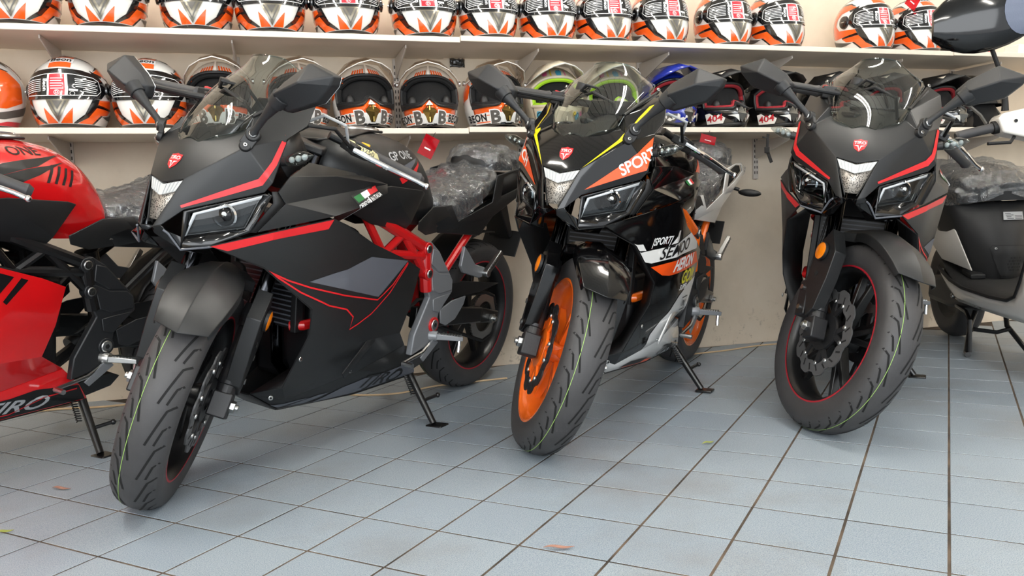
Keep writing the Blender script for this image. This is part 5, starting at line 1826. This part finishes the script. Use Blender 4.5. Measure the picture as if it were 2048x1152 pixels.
# side skirts, curling up at the front
top = [(.20, .352), (.30, .335), (.42, .316), (.60, .301), (.85, .293), (1.00, .297), (1.06, .318), (1.10, .38), (1.16, .50)]
bot = [(.20, .345), (.24, .305), (.34, .262), (.47, .231), (.70, .224), (.90, .222), (1.06, .222), (1.16, .226), (1.24, .25)]
for s in (-1, 1):
    rows = []
    for k in range(4):
        t = k / 3
        rows.append([Vector((a[0] + (b[0] - a[0]) * t, s * ((.165 + .05 * min(1, (a[0] - .2) / .35)) + .012 * sin(pi * t) - .035 * t), a[1] + (b[1] - a[1]) * t)) for a, b in zip(top, bot)])
    MB().grid(rows).build('side_skirt', 'scooter_white', sc, solid=.006, ang=60)
    MB().tube([(x, s * (.163 + .05 * min(1, (x - .2) / .35)), z + .002) for x, z in top], .008, n=8).build('skirt_trim', 'deep_black', sc)
    # white rear flank rising behind the footwell
    MB().add([(.50, s * .140, .362), (.385, s * .155, .505), (.235, s * .150, .625), (-.20, s * .130, .70), (-.40, s * .10, .72), (-.25, s * .15, .58), (.10, s * .165, .47), (.20, s * .150, .392)], [(0, 1, 6, 7), (1, 2, 5, 6), (2, 3, 4, 5)]).build('rear_flank', 'scooter_white', sc, solid=.006, bevel=.004)
fl = [(.12, .13, .392), (.30, .165, .338), (.45, .195, .312), (.60, .208, .298), (.85, .21, .288), (1.02, .20, .292), (1.12, .19, .36)]
MB().grid([[Vector((x, y * k, z)) for k in (-1, -.5, 0, .5, 1)] for x, y, z in fl]).build('floor_mat', 'mat_black', sc, solid=.012)
MB().box((.42, -.10, .342), (.10, .06, .02), Matrix.Rotation(R(10), 3, 'Y')).build('mat_block', 'scooter_black', sc, bevel=.004)
for x, y in ((.80, -.12), (.95, -.11)):
    bolt(sc, (x, y, .291), (0, 0, 1), .007, .004)
# body under the seat
rows = []
for z, w, xf in ((.285, .105, .455), (.34, .112, .480), (.44, .135, .492), (.54, .162, .478), (.62, .185, .445), (.655, .190, .42)):
    rows.append([Vector((xf - .10 * abs(k) ** 2.2 - (.22 if abs(k) == 1.0 else 0), w * min(1, abs(k) * 1.0) * (1 if k > 0 else -1), z)) for k in (-1.0, -.97, -.85, -.6, -.3, 0, .3, .6, .85, .97, 1.0)])
body = MB().grid(rows)
body_bvh = body.bvh()
body.build('underseat_body', 'scooter_black', sc, solid=.006, subsurf=1, ang=60)
front = Proj(body_bvh, (1, 0, .05), (0, 1, 0), .003)
cov = front.put('service_cover', poly2([(-.060, .300 + .13), (-.05, .442), (.12, .438), (.125, .300), (-.012, .300), (-.045, .38)]), 'scooter_black', sc, .015)
front.off = .0042
front.put('cover_seam', stroke2([(-.012, .300), (-.045, .38), (-.060, .430), (-.05, .442), (.12, .438)], .003), 'deep_black', cov, .015)
for k in range(5):
    for j in range(5):
        y, z = .010 + k * .013 + .006 * (j % 2), .335 + j * .013
        if (y - .042) ** 2 + (z - .362) ** 2 < .0014:
            front.put('vent_hole', poly2(arc2(y, z, .0045, .0045, 0, 300, 5)), 'deep_black', cov, 0)
q = front.at(-.040, .428)
bolt(cov, q, (1, 0, 0), .006, .003)
front.off = .0036
lab = front.put('rating_plate', poly2([(-.004, .548), (.085, .548), (.085, .582), (0, .582)]), 'graphic_silver', sc, .015)
front.off = .0046
front.put('rating_print', join2(*([stroke2([(.006 + .002 * k, .575 - k * .007), (.030 + .01 * (k % 2), .575 - k * .007)], .002) for k in range(4)] + [stroke2([(.045, .565 - k * .006), (.08, .565 - k * .006)], .002) for k in range(3)])), 'letter_black', lab, .02)
# seat in film
secs_ = [(.47, .10, .655, .72), (.42, .165, .645, .765), (.28, .190, .645, .800), (.10, .185, .655, .835), (-.10, .165, .675, .825), (-.24, .130, .69, .80), (-.28, .09, .70, .77)]
rows = []
for x, w, z0, z1 in secs_:
    rows.append([Vector((x, w * a, z0 + (z1 - z0) * b)) for a, b in [(-.92, 0), (-1, .4), (-.9, .8), (-.5, 1.0), (0, 1.03), (.5, 1.0), (.9, .8), (1, .4), (.92, 0)]])
sm = MB().grid(rows)
q_ = len(rows[0])
sm.f += [tuple(range(q_)), tuple(range((len(rows) - 1) * q_ + q_ - 1, (len(rows) - 1) * q_ - 1, -1))]
seat = sm.build('seat', 'seat_vinyl', sc, subsurf=2, ang=180)
rn = random.Random(3)
fr_ = []
rows2 = [[Vector((q.x + .006, q.y * .15, .69 + (q.z - .69) * .15)) for q in rows[0]], [q + Vector((.014, 0, 0)) for q in rows[0]]] + rows
for i in range(54):
    t = i / 53 * (len(rows2) - 1)
    k = min(int(t), len(rows2) - 2)
    row = []
    for j in range(60):
        t2 = j / 59 * (q_ - 1)
        k2 = min(int(t2), q_ - 2)
        p = rows2[k][k2].lerp(rows2[k][k2 + 1], t2 - k2).lerp(rows2[k + 1][k2].lerp(rows2[k + 1][k2 + 1], t2 - k2), t - k)
        out = (p - Vector((.1 + (p.x - .1) * .8, 0, .70))).normalized()
        row.append(p + out * (.008 + abs(.010 * sin(14 * p.y + 3 * sin(40 * p.z)) + .007 * sin(53 * p.y + 21 * p.x) + .005 * sin(100 * p.y - 50 * p.z + 4 * sin(30 * p.x)))))
    fr_.append(row)
film = MB().grid(fr_)
film.build('shipping_film', 'plastic_wrap', seat, ang=60)
MB().prism([(-.25, -.10, .70), (-.25, .10, .70), (-.42, .07, .76), (-.42, -.07, .76)], (0, 0, .03)).build('grab_rail', 'scooter_black', sc, bevel=.008)
MB().prism([(-.36, -.14, .56), (-.36, .14, .56), (-.46, .08, .68), (-.46, -.08, .68)], (.10, 0, .02)).build('tail_section', 'scooter_white', sc, bevel=.01)
# legshield and steering column at the front
MB().grid([[Vector((x, y, z)) for y in (-w, -w * .6, 0, w * .6, w)] for x, z, w in ((1.16, .30, .20), (1.17, .45, .22), (1.15, .62, .22), (1.11, .80, .16), (1.08, .88, .09))]).build('legshield', 'scooter_white', sc, solid=.03, bevel=.01)
MB().cyl((1.24, 0, .25), (1.04, 0, .92), .03, n=14).build('steering_column', 'engine_black', sc)
MB().grid([[Vector((1.26 + (.27 * cos(R(a))), y, .24 + .27 * sin(R(a)))) for y in (-.06, -.03, 0, .03, .06)] for a in range(20, 141, 15)]).build('front_mudguard', 'scooter_white', sc, solid=.005)
# handlebar with white cover, lever and switch
hb = MB().prism([(.99, -.235, .905), (.99, -.252, .955), (.985, -.235, .975), (.975, -.05, 1.01), (.975, .05, 1.01), (.985, .235, .975), (.99, .252, .955), (.99, .235, .905), (1.0, .12, .875), (1.0, -.12, .875)], (-.09, 0, -.005)).build('handlebar_cover', 'scooter_white', sc, bevel=.008, seg=3)
bolt(hb, (.992, -.195, .945), (1, 0, 0), .007, .002, 'letter_black')
for s in (-1, 1):
    a, b = Vector((.95, s * .235, .930)), Vector((.955, s * .385, .900))
    MB().cyl(a - Vector((0, s * .01, 0)), a + (b - a) * .16, .024, n=16).build('throttle_collar', 'deep_black', hb, bevel=.003)
    MB().tube([a + (b - a) * .1, a + (b - a) * .3, a + (b - a) * .95, b], [.018, .0175, .0175, .012], n=14).build('grip', 'rubber', hb)
    MB().tube([(.97, s * .19, .89), (1.01, s * .22, .868), (1.02, s * .30, .866)], .006, n=8).build('lever', 'deep_black', hb)
    st_ = Vector((.95, s * .215, .985))
    mr = MB().tube([st_, st_ + Vector((0, 0, .03)), st_ + Vector((.01, s * .01, .10)), st_ + Vector((.03, s * .07, .24))], [.013, .011, .008, .008], n=10).build('mirror_stem', 'deep_black', sc)
    # glossy pear-shaped mirror shell
    rws = []
    cen = Vector((1.0, s * .305, 1.325))
    for k in range(11):
        t = k / 10
        sc_ = max(.02, sin(pi * (.06 + .9 * t)) ** .55)
        c = cen + Vector((.035 * (t - .5), s * (.175 - .35 * t), -.035 + .05 * t - .02 * t * t))
        rws.append([c + Vector((.038 * sc_ * max(-.35, cos(2 * pi * j / 18)), 0, (.128 - .012 * t) * sc_ * sin(2 * pi * j / 18))) for j in range(18)])
    shl = MB().grid(rws, closed=True)
    shl.f += [tuple(range(18)), tuple(range(10 * 18 + 17, 10 * 18 - 1, -1))]
    sb_ = shl.bvh()
    shl.build('mirror_shell', 'gloss_black', mr, ang=60)
    ins = Proj(sb_, (1, 0, 0), (0, 1, 0), .0015)
    ins.put('mirror_patch', poly2(arc2(s * .195, 1.325, .068, .085, 0, 340, 22)), 'mirror_patch', mr, .012)  # flat blue-grey oval laid on the mirror shell
# centre stand
st_ = MB().tube([(.36, -.055, .20), (.40, -.10, .12), (.50, -.155, .012), (.545, -.165, .012)], .011, n=10).build('centre_stand', 'frame_black', sc)
MB().tube([(.36, .055, .20), (.40, .05, .11), (.47, .10, .014), (.50, .13, .012)], .011, n=10).build('stand_leg', 'frame_black', st_)
MB().tube([(.42, -.095, .10), (.42, .0, .085), (.42, .055, .10)], .009, n=8).build('stand_brace', 'frame_black', st_)
MB().tube([(.30, -.12, .19), (.44, -.135, .18), (.52, -.15, .155), (.53, -.152, .02)], .009, n=8).build('stand_arm', 'frame_black', st_)

# ------------------------------------------------------------------ small things
mat('card_red', (206, 30, 44), 0.25, coat=0.6)
mat('cable_beige', (206, 178, 140), 0.6)
mat('leaf_brown', (160, 118, 100), 0.8)
mat('leaf_green', (150, 156, 70), 0.7)
mat('foil_black', (16, 16, 17), 0.3, coat=0.8)
glassy('card_clear', (236, 120, 126), 0.8, 0.05, 1.45, haze=0.35)
MATS['card_clear'].node_tree.nodes['Diffuse BSDF'].inputs['Color'].default_value = S((206, 26, 40))


def card(cx, cy, w, h, ang, y, label, tilt=0.0):
    q = on_y(cx, cy, y)
    o = empty('hang_tag', q, (tilt, R(ang), 0), label, 'tag', 'red cards tied to the helmets')
    MB().box((0, 0, 0), (w, .0012, h)).build('card', 'card_clear', o, bevel=.0004)
    MB().box((0, -.001, -h * .12), (w * .42, .0008, h * .07)).build('card_print', 'letter_white', o)
    MB().tube([(0, 0, h * .5), (.002, .004, h * .5 + .02)], .0012, n=5).build('tie', 'strap_black', o)
    return o


card(857, 293, .058, .080, 28, 3.105, 'red translucent card hanging above the tank of the matt black bike')
card(1157, 268, .085, .05, -8, 3.105, 'red translucent card lying over the shelf edge beside the clear indicator')
card(1826, 2, .06, .07, 34, 3.18, 'red card on top of the rightmost full-face helmet')
card(1416, 279, .07, .035, 14, 3.10, 'red card behind the film-wrapped seat of the orange-wheeled bike')

# chin strap hanging over the shelf edge
for px, words in ((1537, 'black chin strap with buckle hanging below the lower shelf'),):
    q0, q1, q2 = on_y(px - 1, 268, 3.135), on_y(px - 3, 300, 3.13), on_y(px + 6, 325, 3.13)
    o = empty('chin_strap', q0, (0, 0, 0), words, 'strap')
    MB().bar((0, 0, 0), q1 - q0, .012, .003, (0, 1, 0)).build('webbing', 'strap_black', o)
    MB().box(q1 - q0, (.022, .008, .026)).build('buckle', 'strap_black', o, bevel=.002)
    MB().bar(q1 - q0, q2 - q0, .014, .003, (0, 1, 0)).build('webbing', 'strap_black', o)
    MB().bar(Vector((0, 0, -.018)), Vector((-.026, 0, -.012)), .005, .004, (0, 1, 0)).build('clip', 'strap_black', o)

# crumpled black foil stuck on the wall
q = on_y(914, 126, YW - .003)
rows = [[q + Vector((-.032 + .064 * i / 8, -random.uniform(0, .006), -.018 + .036 * j / 5 + random.uniform(-.002, .002))) for i in range(9)] for j in range(6)]
tag(MB().grid(rows).build('foil_scrap', 'foil_black', None, solid=.001, ang=20), 'crumpled black foil scrap on the wall under the upper shelf', 'foil')

# spare parts at the right end of the upper shelf
q = on_y(1925, 92, 3.27)
o = empty('helmet_part', (q.x, 3.27, shelf_z(1, q.x) + .011), (0, 0, R(-8)), 'flat black chin guard with red end beside the rightmost full-face helmet', 'helmet part')
MB().prism([(-.10, -.05, 0), (.09, -.05, 0), (.11, -.05, .045), (.02, -.05, .052), (-.11, -.05, .075)], (0, .10, 0)).build('guard', 'helmet_satin', o, bevel=.006)
MB().box((.095, -.03, .008), (.03, .05, .014)).build('red_end', 'label_red', o, bevel=.003)
q = on_y(2036, 103, 3.25)
o = MB().prism([(-.03, -.05, 0), (.06, -.05, 0), (.06, -.05, .05), (-.02, -.05, .055)], (0, .09, 0)).build('helmet_part', 'helmet_white', None, bevel=.006)
o.location = (q.x, 3.27, shelf_z(1, q.x) + .011)
tag(o, 'small white moulded part on the upper shelf at the right edge', 'helmet part')

# cables lying on the floor and along the foot of the wall
def floor_line(pts, name, label, r_=.0035):
    P_ = [on_z(x, y, r_ + .0005) for x, y in pts]
    for p in P_:
        p.y = min(p.y, YW - .01)
    fine = []
    for i in range(len(P_) - 1):
        a, b, c, d_ = P_[max(i - 1, 0)], P_[i], P_[i + 1], P_[min(i + 2, len(P_) - 1)]
        for k in range(8):
            t = k / 8
            fine.append(.5 * ((2 * b) + (c - a) * t + (2 * a - 5 * b + 4 * c - d_) * t * t + (3 * b - a - 3 * c + d_) * t ** 3))
    fine.append(P_[-1])
    for p in fine:
        p.z = r_ + .0005
    return tag(MB().tube(fine, r_, n=8).build(name, 'cable_beige'), label, 'cable')


floor_line([(560, 772), (640, 784), (697, 789), (740, 790), (800, 786), (870, 772), (940, 764), (1014, 756)], 'floor_cable', 'beige cable lying behind the side stand of the matt black bike')
floor_line([(0, 828), (60, 824), (120, 818), (200, 814), (262, 808)], 'floor_cable', 'beige cable along the foot of the wall under the red bike', .004)
floor_line([(1385, 708), (1450, 701), (1510, 692), (1562, 687)], 'floor_cable', 'beige cable at the wall between the orange-wheeled and the rightmost bike')

# dry leaves
def leaf(px, py, L, w, ang, m, label):
    q = on_z(px, py, .0015)
    rows = []
    for k in range(9):
        t = k / 8
        ww = w * sin(pi * (.04 + .94 * t)) * .5
        rows.append([Vector((L * (t - .5), y * ww + .1 * L * (t - .5) ** 2 * 4, .003 + .005 * abs(y) * sin(pi * t) + .002 * sin(7 * t))) for y in (-1, -.4, .4, 1)])
    o = MB().grid(rows).build('dry_leaf', m, None, solid=.0005)
    o.location = (q.x, q.y, .0005)
    o.rotation_euler = (0, 0, R(ang))
    tag(o, label, 'leaf')


leaf(1118, 1098, .065, .010, -18, 'leaf_brown', 'curled reddish leaf on the floor at the bottom centre')
leaf(120, 979, .060, .012, -30, 'leaf_brown', 'curled brown leaf left of the front tyre of the matt black bike')
leaf(8, 1066, .04, .010, 10, 'leaf_green', 'pale leaf bit at the left edge of the floor')
leaf(1418, 887, .045, .007, 12, 'leaf_green', 'thin green leaf on the tiles between two motorcycles')

# handwritten price note on the left bar of the matt black bike
SMn = Matrix.Translation(Vector((0, 0, 0))) @ Matrix.Rotation(R(STEER), 4, Vector((-sin(R(25)), 0, cos(R(25))))) 
nq = MB().add([(-.466, .195, .940), (-.522, .222, .922), (-.533, .255, .882), (-.480, .240, .904), (-.476, .222, .926), (-.532, .244, .906)], [(0, 1, 5, 4), (4, 5, 2, 3)])
nbvh = nq.bvh()
note = nq.build('price_note', 'tag_paper', None, solid=.0008, ang=60)
note.parent = b_one
cn = sum(nq.v, Vector()) / 6
nn_ = (nq.v[1] - nq.v[0]).cross(nq.v[3] - nq.v[0])
nn_ = nn_ if nn_.y > 0 else -nn_
pj = Proj(nbvh, nn_, nq.v[1] - nq.v[0], .0010)
cu_ = pj.p2(cn)
pj.put('note_writing', join2(rot2(text_polys('GP1', .020, 0, .2), 0, (cu_[0], cu_[1] + .012)), rot2(text_polys('3250', .022, 0, .2), 0, (cu_[0], cu_[1] - .010))), 'ink', note, .01)
